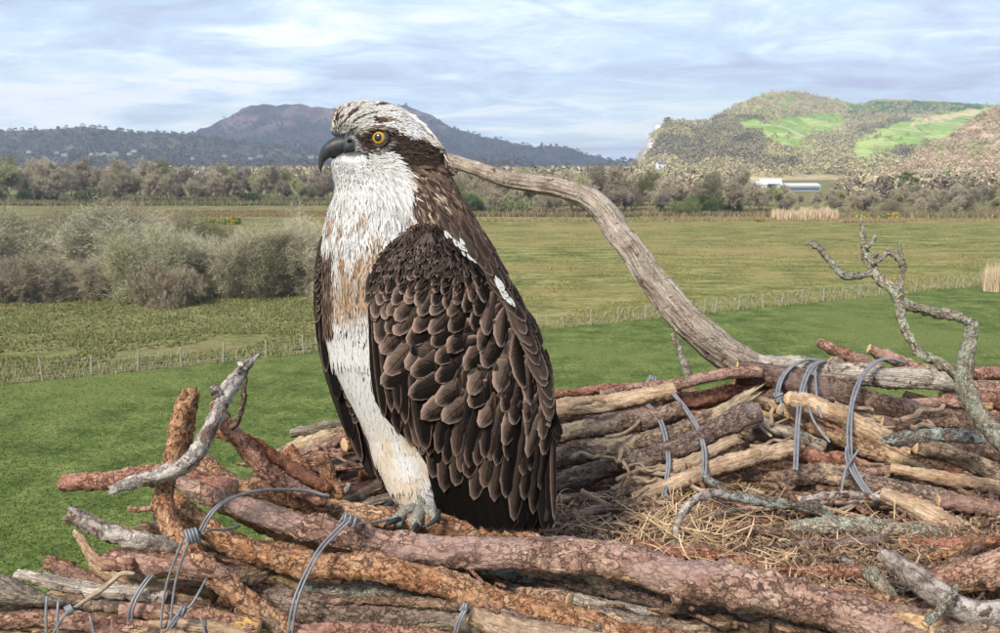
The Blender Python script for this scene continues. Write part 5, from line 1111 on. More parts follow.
def body_pt(px, y, side=-1):
    L, Rr, hd, off = brow(y); c, hw = (L + Rr) / 2, (Rr - L) / 2
    u = np.clip((px - c) / hw, -1, 1); hd = hd * face(u, y); return P(px, y, BD + off + side * hd * np.sqrt(np.clip(1 - np.abs(u) ** 2.2, 0, 1)))
def body_th(th, y):
    L, Rr, hd, off = brow(y); c, hw = (L + Rr) / 2, (Rr - L) / 2
    cc, ss = np.cos(th), np.sin(th); hd = hd * face(cc, y)
    return P(c + hw * np.sign(cc) * np.abs(cc) ** .92, y, BD + off - hd * np.sign(ss) * np.abs(ss) ** .92), c + hw * np.sign(cc) * np.abs(cc) ** .92
base_l = P(420, 526, 1.17)
root = link('osprey', None, None, 'osprey with yellow eye standing on the nest rim facing left', 'bird', loc=tuple(base_l))
bl_ = Vector(base_l)
def bpart(name, me, parent=None, wloc=Vector((0, 0, 0))):
    """mesh in world coordinates -> part at the bird"""
    o = link(name, me, parent or root)
    o.matrix_basis = Matrix.Translation(-bl_) if (parent is None or parent is root) else Matrix.Identity(4)
    return o
stripe = [(349, 146), (352, 139), (360, 133), (370, 127.5), (383, 126), (396, 131), (408, 135), (422, 140), (434, 146), (442, 152), (450, 166), (462, 190), (480, 220), (600, 300), (600, 600), (440, 600), (420, 300), (412, 238), (426, 228), (417, 218), (411, 206), (413, 194), (412, 182), (407, 170), (399, 160), (390, 152.5), (380, 150), (368, 150.5), (356, 152)]
DK = np.array([(.036, .022, .016), (.068, .043, .031), (.115, .076, .055), (.19, .13, .095)])
WH = np.array([(.58, .57, .555), (.49, .48, .47), (.34, .33, .32)])
def plum_col(px, py, rs):
    n = len(px); jx, jy = px + rs.normal(0, 1.6, n), py + rs.normal(0, 1.6, n)
    c = WH[rs.choice(3, n, p=[.5, .34, .16])] * rs.uniform(.9, 1.05, (n, 1))
    u = rs.uniform(size=n)
    def put(m, cols, p=None):
        nonlocal c
        k = np.where(m)[0]
        if len(k): c[k] = np.array(cols)[rs.choice(len(cols), len(k), p=p)] * rs.uniform(.8, 1.2, (len(k), 1))
    # forehead and forecrown streaks
    rr_, aa_ = np.hypot(px - 392, py - 172), np.arctan2(py - 172, px - 392)
    k_ = (jy < 150) & (jx > 372); c[k_] = np.array((.62, .61, .60)) * rs.uniform(.88, 1.05, (int(k_.sum()), 1))
    fh = (jy < 134) & (jx < 388); clump = vnoise(np.stack([rr_ / 1.9, aa_ * 4.2, px * 0], -1), 8) * .8 + .25 * vnoise(np.stack([rr_ / 5, aa_ * 5, px * 0], -1), 9) + .35 * vnoise(np.stack([rr_ / .9, aa_ * 11, px * 0], -1), 10) + .35 * np.exp(-((px - 352) / 9) ** 2 - ((py - 118) / 9) ** 2) - .1
    put(fh & (clump > .20), [(.040, .025, .018), (.075, .048, .035), (.15, .10, .07)], [.5, .35, .15])
    put(fh & (clump <= .20) & (u < .3), [(.50, .43, .34), (.56, .52, .46)])
    put((jy < 128) & (jx >= 385) & (jx < 404) & (clump > .22), [(.16, .10, .075), (.35, .27, .2)])
    put((jx > 418) & (jy < 160) & (u < .35), [(.46, .37, .26), (.25, .18, .13)])
    # cheeks, throat: grey hairline streaks painted in as feather shading
    put((jy > 150) & (jy < 195) & (jx < 400) & (u < .10), [(.40, .38, .36), (.5, .48, .46)])
    # breast streaks and buff band
    cl = vnoise(np.stack([px / 3.6, py / 26, px * 0 + 3], -1), 18) + .4 * vnoise(np.stack([px / 1.8, py / 14, px * 0 + 3], -1), 28)
    buff = np.array([(.28, .17, .095), (.36, .235, .14), (.14, .085, .052), (.23, .145, .09)])[rs.choice(4, n, p=[.35, .3, .15, .2])] * rs.uniform(.8, 1.15, (n, 1))
    mstr = smooth(.0, .3, cl) * smooth(197, 220, jy) * (1 - smooth(262, 300, jy)) * .95
    mband = smooth(228, 290, jy) * (1 - smooth(302, 322, jy + 7 * vnoise(np.stack([px / 3.5, px * 0, px * 0], -1), 51))) * np.clip(.35 + .65 * smooth(-.5, .35, cl) + .35 * smooth(255, 290, jy), 0, 1)
    mm = np.clip(np.maximum(mstr, mband) + rs.normal(0, .08, n), 0, 1)[:, None]; c = c * (1 - mm) + buff * mm
    lown = vnoise(np.stack([px / 9, py / 20, px * 0 + 5], -1), 38)
    mc_ = np.clip(smooth(395, 450, jy) * (.35 + .5 * lown) + .10 * (lown > .2), 0, .85)[:, None]; bel = (jy > 316)[:, None]
    c = np.where(bel, (c * .35 + .65 * np.array((.52, .51, .50))) * (1 - mc_) + np.array((.46, .36, .24)) * mc_ * rs.uniform(.85, 1.15, (n, 1)), c)
    st = in_poly(jx, jy, stripe)
    put((px < 367) & (py > 134) & (py < 158), [(.10, .10, .105), (.16, .16, .17), (.06, .058, .06)])
    put(st, DK, [.34, .32, .22, .12])
    put(st & (jy < 172), [(.026, .017, .013), (.048, .031, .024), (.08, .055, .042)], [.5, .35, .15])
    put(st & (jx > 404) & (jy > 168) & (u < .22), [(.30, .22, .165), (.40, .30, .23)])
    put((jx < 333 + (jy - 250) * 0) & (jy > 245) & (jy < 330), DK)
    return c
# core
ys = np.concatenate([np.linspace(101.5, 150, 40), np.linspace(152, 518, 120)]); th = np.linspace(0, 2 * math.pi, 56, endpoint=False)
TH, YY = np.meshgrid(th, ys); pp, pxx = body_th(TH, YY)
cen = pp.mean(1, keepdims=True); core = cen + (pp - cen) * .965
idx = np.arange(TH.size).reshape(TH.shape); rs = np.random.RandomState(2)
f = np.stack([idx[:-1], idx[1:], np.roll(idx[1:], -1, 1), np.roll(idx[:-1], -1, 1)], -1).reshape(-1, 4)
vv = core.reshape(-1, 3); nv = len(vv); vv = np.concatenate([vv, [core[0].mean(0)], [core[-1].mean(0)]])
t0 = np.stack([idx[0], np.roll(idx[0], -1), np.full(56, nv)], -1); t1 = np.stack([idx[-1], np.full(56, nv + 1), np.roll(idx[-1], -1)], -1)
cc = plum_col(pxx.ravel(), YY.ravel(), rs); cc = np.concatenate([cc, cc[:1], cc[-1:]]) * .8
m_plum = m_vcol('plumage', .75, scale=700, var=.22, bmp=.25, spec=.12, bd=.0008)
bpart('body', mesh_np('body', vv, [f, np.concatenate([t0, t1])], m_plum, True, {'col': cc}))
def flow(px, py):
    """direction the feathers lie in, in picture x right / y down, along the bird's own shape"""
    bx, by = 338, 146
    rx, ry = px - bx, (py - by) * 1.0; l = np.hypot(rx, ry) + 1e-6; rx, ry = rx / l, ry / l
    crown = smooth(152, 128, py)
    tx, ty = np.interp(px, [332, 345, 370, 400, 430, 445], [.25, .75, 1, .95, .75, .5]), np.interp(px, [332, 345, 370, 400, 430, 445], [-.95, -.65, -.1, .35, .75, .9])
    k = smooth(150, 215, py)
    x = rx * (1 - k) + .12 * k; y = ry * (1 - k) + 1.0 * k
    x = x * (1 - crown) + tx * crown; y = y * (1 - crown) + ty * crown
    x = x + smooth(400, 460, px) * .35 * k + .22 * smooth(400, 470, py)
    l = np.hypot(x, y); return x / l, y / l
def plume(name, n, ylo, yhi, ln, wd, lift, seed, sel=None, mat=None, wfun=None, parent=None, spread=.16, colf=None, thr=(0, 2 * math.pi), tone=0.16):
    rs = np.random.RandomState(seed); y = rs.uniform(ylo, yhi, n)
    if ylo < 110: y = np.where(rs.uniform(size=n) < .12, rs.uniform(ylo, ylo + 14, n), y)
    t = rs.uniform(thr[0], thr[1], n)
    p, px = body_th(t, y); e = .02
    pa, _ = body_th(t + e, y); pb, _ = body_th(t, y + 1.0)
    a, b = pa - p, pb - p; nr = np.cross(b, a); nr /= np.linalg.norm(nr, axis=1, keepdims=True)
    L, Rr, hd, off = brow(y); ctr = P((L + Rr) / 2, y, BD + off); nr *= np.sign(np.sum(nr * (p - ctr), 1))[:, None]
    ok = np.ones(n, bool)
    if sel is not None: ok = sel(px, y, rs, p, t)
    p, px, y, nr, t = p[ok], px[ok], y[ok], nr[ok], t[ok]; n = len(p)
    fx, fy = flow(px, y); an = rs.normal(0, spread, n); fx, fy = fx * np.cos(an) - fy * np.sin(an), fx * np.sin(an) + fy * np.cos(an)
    d = fx[:, None] * RGT - fy[:, None] * UPV; d = d - nr * np.sum(d * nr, 1)[:, None]; d /= np.linalg.norm(d, axis=1, keepdims=True) + 1e-9
    s = np.cross(nr, d); l = rs.uniform(*ln, n); w = rs.uniform(*wd, n)
    if wfun is not None: k = wfun(px, y); l, w = l * k, w * k
    col = (colf or plum_col)(px, y, rs); up = lift * rs.uniform(.4, 1.5, n)
    prof = [(0, .45, 0), (.28, .95, .55), (.62, 1.0, 1.0), (.86, .6, 1.05), (1.0, .08, .9)]
    rows, cols_ = [], []
    for (u, wp, h) in prof:
        c = p + d * (l * (u - .15))[:, None] + nr * (up * h - .0004)[:, None]
        for q, sh in ((-1, -.3), (0, 0), (1, -.3)):
            rows.append(c + s * (w * wp * q)[:, None] + nr * (w * sh * abs(q))[:, None]); cols_.append(col * (1.0 if q else 1 - tone) * (1 + .12 * (u > .8)))
    v = np.stack(rows, 1); m = 15; fq = np.array([[3 * i + j, 3 * i + j + 1, 3 * i + j + 4, 3 * i + j + 3] for i in range(4) for j in (0, 1)])
    ff = ((np.arange(n) * m)[:, None, None] + fq[None]).reshape(-1, 4)
    o = bpart(name, mesh_np(name, v.reshape(-1, 3), ff, mat or m_plum, True, {'col': np.clip(np.stack(cols_, 1), 0, 1).reshape(-1, 3)}), parent)
    o['kind'] = 'stuff'; return o
EYE = (378.5, 137.8)
def sel_head(px, y, rs, p, t):
    e = np.hypot(px - EYE[0], y - EYE[1]); near = np.abs(np.sin(t)) > .3
    bk = (px < 361) & (y > 136) & (y < 159)
    return ~(near & (e < 11.5)) & ~bk
plume('head_feathers', 19000, 101.8, 200, (.009, .016), (.0006, .0012), .0014, 11, sel_head, wfun=lambda px, y: (.55 + .5 * smooth(345, 400, px) * smooth(120, 150, y) + .3 * smooth(165, 200, y)) * 1.0)
plume('breast_feathers', 19000, 190, 322, (.016, .032), (.0007, .0015), .0026, 12, lambda px, y, rs, p, t: px < 440, spread=.24)
plume('belly_feathers', 15000, 306, 519, (.014, .026), (.0008, .0018), .0008, 13, lambda px, y, rs, p, t: (px < 460) | (y > 450), spread=.2, tone=.05)
def back_col(px, y, rs):
    return DK[rs.choice(4, len(px), p=[.22, .34, .30, .14])] * rs.uniform(.9, 1.4, (len(px), 1))
plume('neck_feathers', 4200, 165, 262, (.018, .03), (.0018, .0034), .002, 14, lambda px, y, rs, p, t: (px > np.interp(y, [165, 190, 235], [408, 416, 420])), colf=back_col, spread=.14, tone=.25)

# --- flight feathers and coverts: one shared mesh per shape, each feather its own object
def feather_material(name, base, lightc, edge, edge_w=.12, vs=.16):
    t = NT(name, .7, .10); uv = t.attr('v_st', 'Vector'); s = t.node('ShaderNodeSeparateXYZ'); t.put(uv, s.inputs[0]); U, V_, E = s.outputs
    au = t.math('ABSOLUTE', U); rn = t.rnd()
    # barbs run obliquely from the shaft
    bq = t.math('ADD', t.math('MULTIPLY', V_, 80), t.math('MULTIPLY', au, -13)); comb_ = t.node('ShaderNodeCombineXYZ'); t.put(bq, comb_.inputs[0]); t.put(t.math('MULTIPLY', U, 2.0), comb_.inputs[1]); t.put(t.math('MULTIPLY', rn, 50), comb_.inputs[2])
    bn = t.noise(comb_.outputs[0], 1.0, 4, .7)
    tone = t.math('ADD', t.math('MULTIPLY', bn, .62), t.math('MULTIPLY', rn, .30))
    lit = t.ramp(E, [(0.0, 1.0), (.36, 0.0)])
    vane_shading = t.math('ADD', t.math('MULTIPLY', U, vs), t.math('MULTIPLY', t.math('SUBTRACT', lit, .36), .42))  # lit rim, dark centre, brighter side: arch shading painted into the feather colour
    c = t.ramp(t.math('ADD', t.math('SUBTRACT', tone, .08), vane_shading), [(.2, base), (.8, lightc)])
    ef = t.ramp(t.math('ADD', E, t.math('MULTIPLY', t.math('SUBTRACT', bn, .5), .35)), [(edge_w, 1.0), (edge_w + .10, 0.0)])
    c = t.mix(t.math('MULTIPLY', ef, t.ramp(V_, [(.45, .04), (.85, .75)])), c, edge)
    sh = t.ramp(au, [(.035, 1.0), (.07, 0.0)])
    c = t.mix(t.math('MULTIPLY', sh, .6), c, tuple(x * .5 for x in base))
    return t.done(c, t.bump(t.math('ADD', bn, t.math('MULTIPLY', sh, .8)), .5, .0012))
MF = {'covert': feather_material('covert_feather', (.010, .0065, .005), (.25, .168, .130), (.31, .225, .18), .018, .22),
      'small': feather_material('small_covert_feather', (.014, .0095, .0075), (.105, .072, .057), (.24, .18, .145), .03, .05),
      'primary': feather_material('primary_feather', (.003, .002, .0015), (.0075, .005, .004), (.09, .055, .042), .01, .04),
      'second': feather_material('secondary_feather', (.0045, .003, .0025), (.115, .076, .059), (.24, .165, .13), .018, .22),
      'white': feather_material('white_feather', (.42, .41, .40), (.52, .51, .50), (.5, .5, .5)),
      'scap': feather_material('scapular_feather', (.026, .018, .0135), (.125, .088, .070), (.25, .185, .15), .022, .12)}
def feather_mesh(name, mat, ratio=.4, arch=.35, curl=.10, tip=.5, nu=9, nv=14, seed=0, notch=.05, ruffle=.02):
    rs = np.random.RandomState(seed); us = np.linspace(-1, 1, nu); vs = np.linspace(0, 1, nv) ** .9
    v, st = [], []
    ph = rs.uniform(0, 6)
    for q in vs:
        w = np.interp(q, [0, .15, .4, 1 - tip], [.12, .55, .95, 1.0]) if q < 1 - tip else math.sqrt(max(0, 1 - ((q - (1 - tip)) / tip) ** 2.15))
        w = max(w, .02)
        for u in us:
            w_ = w * (1 + .05 * math.sin(q * 61 + ph * 7 + (2.4 if u > 0 else 0)) * (abs(u) > .9)); x = u * w_ * ratio * .5 + .03 * ratio * math.sin(q * 3)
            z = -arch * (u * w) ** 2 * ratio * .5 + curl * math.sin(q * math.pi * .5) * (1 - .55 * q) + ruffle * math.sin(q * 23 + ph + u * 3) * abs(u) * ratio
            y = q + .02 * ratio * abs(u) * math.sin(q * 31 + ph * u)
            v.append((x, y, z)); st.append((u, q, min((1 - abs(u)) * 1.1 * w / .9, (1 - q) * 1.0 / max(ratio, .2) * 1.2)))
    idx = np.arange(nu * nv).reshape(nv, nu); f = np.stack([idx[:-1, :-1], idx[:-1, 1:], idx[1:, 1:], idx[1:, :-1]], -1).reshape(-1, 4)
    return mesh_np(name, v, f, MF[mat], True, {'v_st': st})
FM = {k: [feather_mesh('feather', m, r, a, c, t, seed=i, nv=nvv) for i in range(5)] for k, m, r, a, c, t, nvv in
      [('small', 'small', .70, .3, .02, .5, 12), ('covert', 'covert', .42, .32, .03, .55, 22), ('second', 'second', .30, .35, .02, .40, 22), ('primary', 'primary', .17, .4, .02, .2, 18), ('scap', 'scap', .34, .4, .03, .6, 18), ('white', 'white', .6, .5, .04, .6, 14)]}
# near wing surface
w_rows = np.array([[218, 428, 432], [222, 416, 440], [226, 406, 450], [233, 394, 459], [245, 384, 469], [254, 378, 476], [270, 371, 487], [285, 367.5, 498], [305, 366, 509], [330, 366, 521], [345, 366.5, 529], [360, 367, 538], [375, 368, 546], [390, 370, 553], [402, 373, 557], [417, 382, 558], [433, 396, 558], [445, 412, 557], [470, 427, 554], [490, 434, 553], [509, 440, 552], [522, 450, 551], [532, 456, 550]])
def wing_d(px, py):
    L, Rr = np.interp(py, w_rows[:, 0], w_rows[:, 1]), np.interp(py, w_rows[:, 0], w_rows[:, 2]); u = (px - (L + Rr) / 2) / np.maximum((Rr - L) / 2, 6)
    ctr = np.interp(py, [215, 240, 270, 320, 400, 450, 500, 535], [1.150, 1.132, 1.118, 1.108, 1.108, 1.118, 1.130, 1.138])
    return ctr + np.where(u < 0, .022 * np.abs(u) ** 2.6, .050 * np.abs(u) ** 2.2)
def wing_p(px, py, lift=0.0): return P(px, py, wing_d(px, py) - lift)
def outward(px, py):
    a = wing_p(px + 2, py) - wing_p(px - 2, py); b = wing_p(px, py + 2) - wing_p(px, py - 2); n = np.cross(a, b); n /= np.linalg.norm(n)
    return n if n @ FWD < 0 else -n
wing_core = []
ysw = np.linspace(220, 526, 60); uw = np.linspace(-1, 1, 22)
vv = []
for y in ysw:
    L, Rr = np.interp(y, w_rows[:, 0], w_rows[:, 1]) + 2.5, np.interp(y, w_rows[:, 0], w_rows[:, 2]) - 2.5
    for u in uw: x = (L + Rr) / 2 + u * (Rr - L) / 2; vv.append(P(x, y, wing_d(x, y) + .007 + .004))
for y in ysw:
    L, Rr = np.interp(y, w_rows[:, 0], w_rows[:, 1]) + 2.5, np.interp(y, w_rows[:, 0], w_rows[:, 2]) - 2.5
    for u in uw: x = (L + Rr) / 2 + u * (Rr - L) / 2; vv.append(P(x, y, wing_d(x, y) + .011 + .018 * (1 - abs(u) ** 3)))
vv = np.array(vv); idx = np.arange(60 * 22).reshape(60, 22); id2 = idx + 60 * 22
q1 = np.stack([idx[:-1, :-1], idx[:-1, 1:], idx[1:, 1:], idx[1:, :-1]], -1).reshape(-1, 4); q2 = np.stack([id2[:-1, :-1], id2[1:, :-1], id2[1:, 1:], id2[:-1, 1:]], -1).reshape(-1, 4)
ed = []
ring = list(idx[0]) + list(idx[1:, -1]) + list(idx[-1, ::-1][1:]) + list(idx[::-1, 0][1:-1])
for a, b in zip(ring, ring[1:] + ring[:1]): ed.append((a, b, b + 1320, a + 1320))
m_dk = m_plain('dark_down', (.022, .016, .013), .9, .1, .3, 200)
wing = bpart('wing', mesh_np('wing', vv, [np.concatenate([q1, q2, np.array(ed)])], m_dk, True))
nfe = [0]
def put_feather(kind, bx, by, tx, ty, width=None, lb=.0, lt=.004, parent=None, surf=None, nrm=None, roll=0.0, db=None, dt=None):
    """feather from base (bx,by) to tip (tx,ty)"""
    if surf is None:
        p0, p1 = wing_p(bx, by, lb), wing_p(tx, ty, lt); n = outward((bx + tx) / 2, (by + ty) / 2)
    else:
        p0, p1 = P(bx, by, db), P(tx, ty, dt); n = np.array(nrm if nrm is not None else -FWD, float)
    d = p1 - p0; L = np.linalg.norm(d); d /= L
    n = n - d * (n @ d); n /= np.linalg.norm(n); s = np.cross(d, n)
    if roll: n, s = n * math.cos(roll) + s * math.sin(roll), s * math.cos(roll) - n * math.sin(roll)
    ms = FM[kind]; me = ms[(nfe[0] * 7) % 5]; nfe[0] += 1
    ratio = {'small': .70, 'covert': .42, 'second': .30, 'primary': .17, 'scap': .34, 'white': .6}[kind]
    ws = L if width is None else (width * 1.15 / F) / ratio
    m = Matrix(((s[0] * ws, d[0] * L, n[0] * min(ws, L), p0[0]), (s[1] * ws, d[1] * L, n[1] * min(ws, L), p0[1]), (s[2] * ws, d[2] * L, n[2] * min(ws, L), p0[2]), (0, 0, 0, 1)))
    o = link('feather', me, parent or wing); o.matrix_basis = m if (parent or wing) is not root else Matrix.Translation(-bl_) @ m
    return o
rf = np.random.RandomState(21)
def le(y): return float(np.interp(y, w_rows[:, 0], w_rows[:, 1]))
def re_(y): return float(np.interp(y, w_rows[:, 0], w_rows[:, 2]))
# long dark primaries first (lowest layer), fanned from (480,400)
for i, (bx, by, tx, ty, w) in enumerate([(423, 410, 446, 519, 15), (428, 405, 453, 524, 15), (436, 400, 466, 527, 16), (446, 398, 478, 529, 16), (456, 398, 489, 530, 17), (468, 398, 500, 531, 17), (480, 398, 511, 531, 18), (492, 398, 521, 531, 18), (504, 398, 531, 531, 18), (516, 398, 539, 530, 17), (528, 398, 545, 530, 15), (538, 400, 549, 529, 12)]):
    put_feather('primary', bx, by, tx, ty, w * 1.45, -.006, -.003 + .0004 * i)
for (bx, by, tx, ty, w, l) in [(377, 310, 399, 436, 15, .000), (383, 310, 412, 447, 15, .001), (372, 300, 384, 418, 12, .0015), (393, 330, 424, 452, 17, .002), (376, 290, 392, 412, 13, .003), (384, 292, 399, 414, 12, .004), (392, 295, 406, 424, 14, .005), (401, 310, 419, 448, 18, .0055),
                               (412, 340, 426, 450, 20, .006)]:
    put_feather('second', bx, by, tx, ty, w, l - .004, l)
# secondaries / tertials hanging below the coverts
for i, (bx, by, tx, ty, w) in enumerate([(446, 372, 433, 478, 17), (458, 378, 444, 492, 17), (470, 385, 456, 486, 16), (482, 388, 468, 478, 16), (494, 392, 474, 500, 15), (505, 395, 484, 488, 15), (513, 398, 494, 502, 15), (521, 400, 506, 498, 15), (529, 402, 514, 521, 15), (537, 404, 524, 500, 14), (544, 404, 533, 514, 14), (549, 404, 540, 490, 12), (552, 400, 548, 529, 11), (555, 398, 553, 500, 9)]):
    put_feather('second', bx, by, tx, ty, w * 1.3, -.002, .001 + .0003 * i)
for i in range(17):
    bx = 428 + i * 7.6; ty = float(np.interp(bx, [428, 470, 520, 552], [446, 462, 470, 478])) + rf.normal(0, 6)
    put_feather('second', bx, ty - 95, bx - 12 + 7 * (bx > 520) + rf.normal(0, 1.5), ty, 16, -.003, .0008 + .0003 * (i % 5))
# coverts in overlapping rows, from the bottom row up
def lean(px, py):
    a = 40 * math.exp(-((px - 448) / 48) ** 2 - ((py - 368) / 62) ** 2) + 20 * smooth(235, 300, py) * smooth(372, 410, px) + 9
    a = a * smooth(372, 400, px) * (1 - .55 * smooth(500, 545, px)); a += 26 * smooth(262, 224, py) * (1 - smooth(380, 450, px) * 1.7)
    return a
def size(px, py):
    return float(np.interp(py, [218, 235, 255, 280, 310, 340, 390, 430], [8, 9.5, 12, 18, 26, 33, 35, 29])) * float(np.interp(px, [366, 390, 420, 480, 520, 560], [.85, 1.0, 1.1, .95, .78, .62]))
cells = []
y = 428.0
while y > 229:
    row = []; x = le(y) + rf.uniform(0, 3)
    while x < re_(y) - 1:
        s = size(x, y) * (.62 if x - le(y) < 9 else 1); row.append((x + rf.normal(0, s * .05), y + rf.normal(0, s * .08), s * rf.uniform(.92, 1.14))); x += s * .66
    cells.append(row); y -= size(455, y) * .53
for row in cells:
    for (x, y, s) in row:
        if y > 395 and x < 430: continue
        if x < 404 and 318 < y < 432: continue
        if y > 404 + 26 * (x > 500): continue
        a = math.radians(lean(x, y) + rf.normal(0, 4)); L = s * (2.35 if s > 16 else 1.9) * rf.uniform(.9, 1.12)
        tx, ty = x - math.sin(a) * L * .55, y + math.cos(a) * L * .55; bx, by = x + math.sin(a) * L * .45, y - math.cos(a) * L * .45
        if y > 285 and tx < le(min(ty, 420)) + 11 * float(smooth(285, 325, y)): continue
        bx = min(bx, re_(by) - 4); tx = max(tx, le(min(ty, 420)) - 1.5); tx = min(tx, re_(ty) + 1.5)
        kind = 'small' if (s < 15 or x - le(y) < 9) else 'covert'
        put_feather(kind, bx, by, tx, ty, s * (.98 if kind == 'small' else .84), -.0048, .0018 + .0010 * rf.uniform() + (.0003 if kind == 'small' else .0012), roll=rf.normal(0, .06) - .06 * (kind == 'covert'))
def wing_plumes(n, seed):
    rs = np.random.RandomState(seed); y = rs.uniform(222, 360, n); L, Rr = np.interp(y, w_rows[:, 0], w_rows[:, 1]), np.interp(y, w_rows[:, 0], w_rows[:, 2]); x = L + 1 + (Rr - L - 1) * rs.uniform(0, 1, n)
    k = rs.uniform(size=n) < np.interp(y, [222, 250, 300], [1, .5, .0]); x, y = x[k], y[k]; n = len(x)
    p = wing_p(x, y, .0022); pa, pb = wing_p(x + 1, y, .0022) - p, wing_p(x, y + 1, .0022) - p; nr = np.cross(pa, pb); nr /= np.linalg.norm(nr, axis=1, keepdims=True); nr *= np.where(nr @ FWD < 0, 1, -1)[:, None]
    a = np.radians(np.array([lean(q, w) for q, w in zip(x, y)]) + rs.normal(0, 16, n)); d = (-np.sin(a))[:, None] * RGT - np.cos(a)[:, None] * UPV; d -= nr * np.sum(d * nr, 1)[:, None]; d /= np.linalg.norm(d, axis=1, keepdims=True); s = np.cross(nr, d)
    l, w = rs.uniform(.007, .014, n), rs.uniform(.0006, .0014, n); tn = vnoise(np.stack([x / 5, y / 7, x * 0], -1), 6)
    c0 = np.array([(.022, .015, .012), (.045, .031, .025), (.085, .062, .051)])[np.clip((tn * 1.6 + 1.3 + rs.normal(0, .5, n)).astype(int), 0, 2)] * rs.uniform(.8, 1.2, (n, 1)); tipc = rs.uniform(size=n) < .07
    rows, cols = [], []
    for u, wp, h in ((0, .5, 0), (.5, 1, .0010), (.85, .7, .0013), (1, .1, .0010)):
        for q in (-1, 1): rows.append(p + d * (l * u)[:, None] + nr * h + s * (w * wp * q)[:, None]); cols.append(np.where((tipc & (u > .8))[:, None], np.array((.19, .145, .12)), c0))
    v = np.stack(rows, 1); fq = np.array([[2 * i, 2 * i + 1, 2 * i + 3, 2 * i + 2] for i in range(3)]); f = ((np.arange(n) * 8)[:, None, None] + fq[None]).reshape(-1, 4)
    o = link('shoulder_plumes', mesh_np('shoulder_plumes', v.reshape(-1, 3), f, m_plum, True, {'col': np.stack(cols, 1).reshape(-1, 3)}), wing); o['kind'] = 'stuff'
wing_plumes(3000, 9)
# scapulars over the back edge, white tufts
for i in range(21):
    t = i / 20; y = 212 + 195 * t + rf.normal(0, 2.5); r_in, r_out = float(np.interp(y, [205, 226, 245, 270, 305, 345, 390, 420], [424, 446, 466, 486, 508, 528, 552, 556])), float(np.interp(y, b_rows[:, 0], b_rows[:, 2]))
    for k in range(3):
        x = r_in + (r_out - r_in) * (k + .5) / 3 + rf.normal(0, 1.5); L = np.interp(y, [210, 260, 330, 400], [26, 38, 50, 56]); a = math.radians(np.interp(y, [210, 260, 330, 400], [34, 31, 27, 14]) + rf.normal(0, 4))
        dep = float(np.interp(y, [210, 240, 300, 400], [1.158, 1.142, 1.140, 1.148])) + 0.048 * (k / 2.0) ** 1.5
        n = -FWD + RGT * (.25 + .28 * k); yt = y + math.cos(a) * L * .6; xt = min(x + math.sin(a) * L * .6, float(np.interp(yt, b_rows[:, 0], b_rows[:, 2])) + 1)
        put_feather('scap', x - math.sin(a) * L * .4, y - math.cos(a) * L * .4, xt, yt, L * rf.uniform(.24, .36), roll=rf.normal(0, .2), surf=1, nrm=n, db=dep + .003, dt=dep - .004)
for i in range(30):
    if i < 11: t = rf.uniform(); x0, y0, L, w = 444 + 32 * t + rf.normal(0, .6), 229 + 34 * t, rf.uniform(6, 10), rf.uniform(1.6, 3.0)
    elif i < 16: x0, y0, L, w = 461 + rf.normal(0, 1.6), 241 + rf.normal(0, 2), rf.uniform(8, 11), rf.uniform(3, 4.2)
    else: t = rf.uniform(); x0, y0, L, w = 494 + 12 * t + rf.normal(0, 1.3), 274 + 24 * t, rf.uniform(11, 17), rf.uniform(3, 4.6)
    a = math.radians(32 + rf.normal(0, 6)); put_feather('white', x0, y0, x0 + math.sin(a) * L, y0 + math.cos(a) * L, w, surf=1, nrm=-FWD + RGT * .3, db=1.121, dt=1.1165 - .0008 * rf.uniform(), roll=rf.normal(0, .2))
# far wing: a dark strip in front of the breast's far side
far = bpart('far_wing', to_mesh('far_wing', tube([(333, 222, 1.235, 7), (325, 255, 1.25, 9), (322, 300, 1.26, 9), (327, 350, 1.26, 9), (338, 390, 1.255, 9), (352, 430, 1.25, 8), (366, 462, 1.24, 5), (374, 478, 1.235, 2)], flake=0, knots=0, rough=.03, nseg=16, wobble=0), m_dk, m_dk))
for (bx, by, tx, ty, w, k, db, dt) in [(322, 330, 372, 478, 14, 'primary', 1.25, 1.236), (320, 310, 352, 440, 13, 'primary', 1.245, 1.23), (324, 340, 362, 462, 14, 'second', 1.243, 1.23), (319, 290, 338, 400, 13, 'primary', 1.24, 1.225), (319, 270, 326, 372, 12, 'second', 1.236, 1.224), (317, 255, 320, 345, 10, 'primary', 1.24, 1.232), (325, 280, 329, 350, 10, 'second', 1.232, 1.22), (360, 400, 381, 484, 9, 'second', 1.235, 1.222)]:
    put_feather(k, bx, by, tx, ty, w, parent=far, surf=1, nrm=-FWD - RGT * .3, db=db, dt=dt)
for i in range(34):
    y = 232 + 88 * (i // 2) / 17; x = np.interp(y, [232, 250, 280, 320], [327, 322, 320, 321]) + (5 if i % 2 else -2) + rf.normal(0, .7)
    put_feather('small', x, y - 8, x + rf.normal(-1, 1), y + 8, 8.5, parent=far, surf=1, nrm=-FWD - RGT * (.1 if i % 2 else .7), db=1.222, dt=1.214)
for i in range(9):   # barred leg-side coverts
    y = 352 + i * 8.2; x = np.interp(y, [352, 430], [330, 357]); put_feather('small', x + 2, y - 7, x + 3, y + 6, 9, parent=far, surf=1, nrm=-FWD - RGT * .3, db=1.21, dt=1.203)
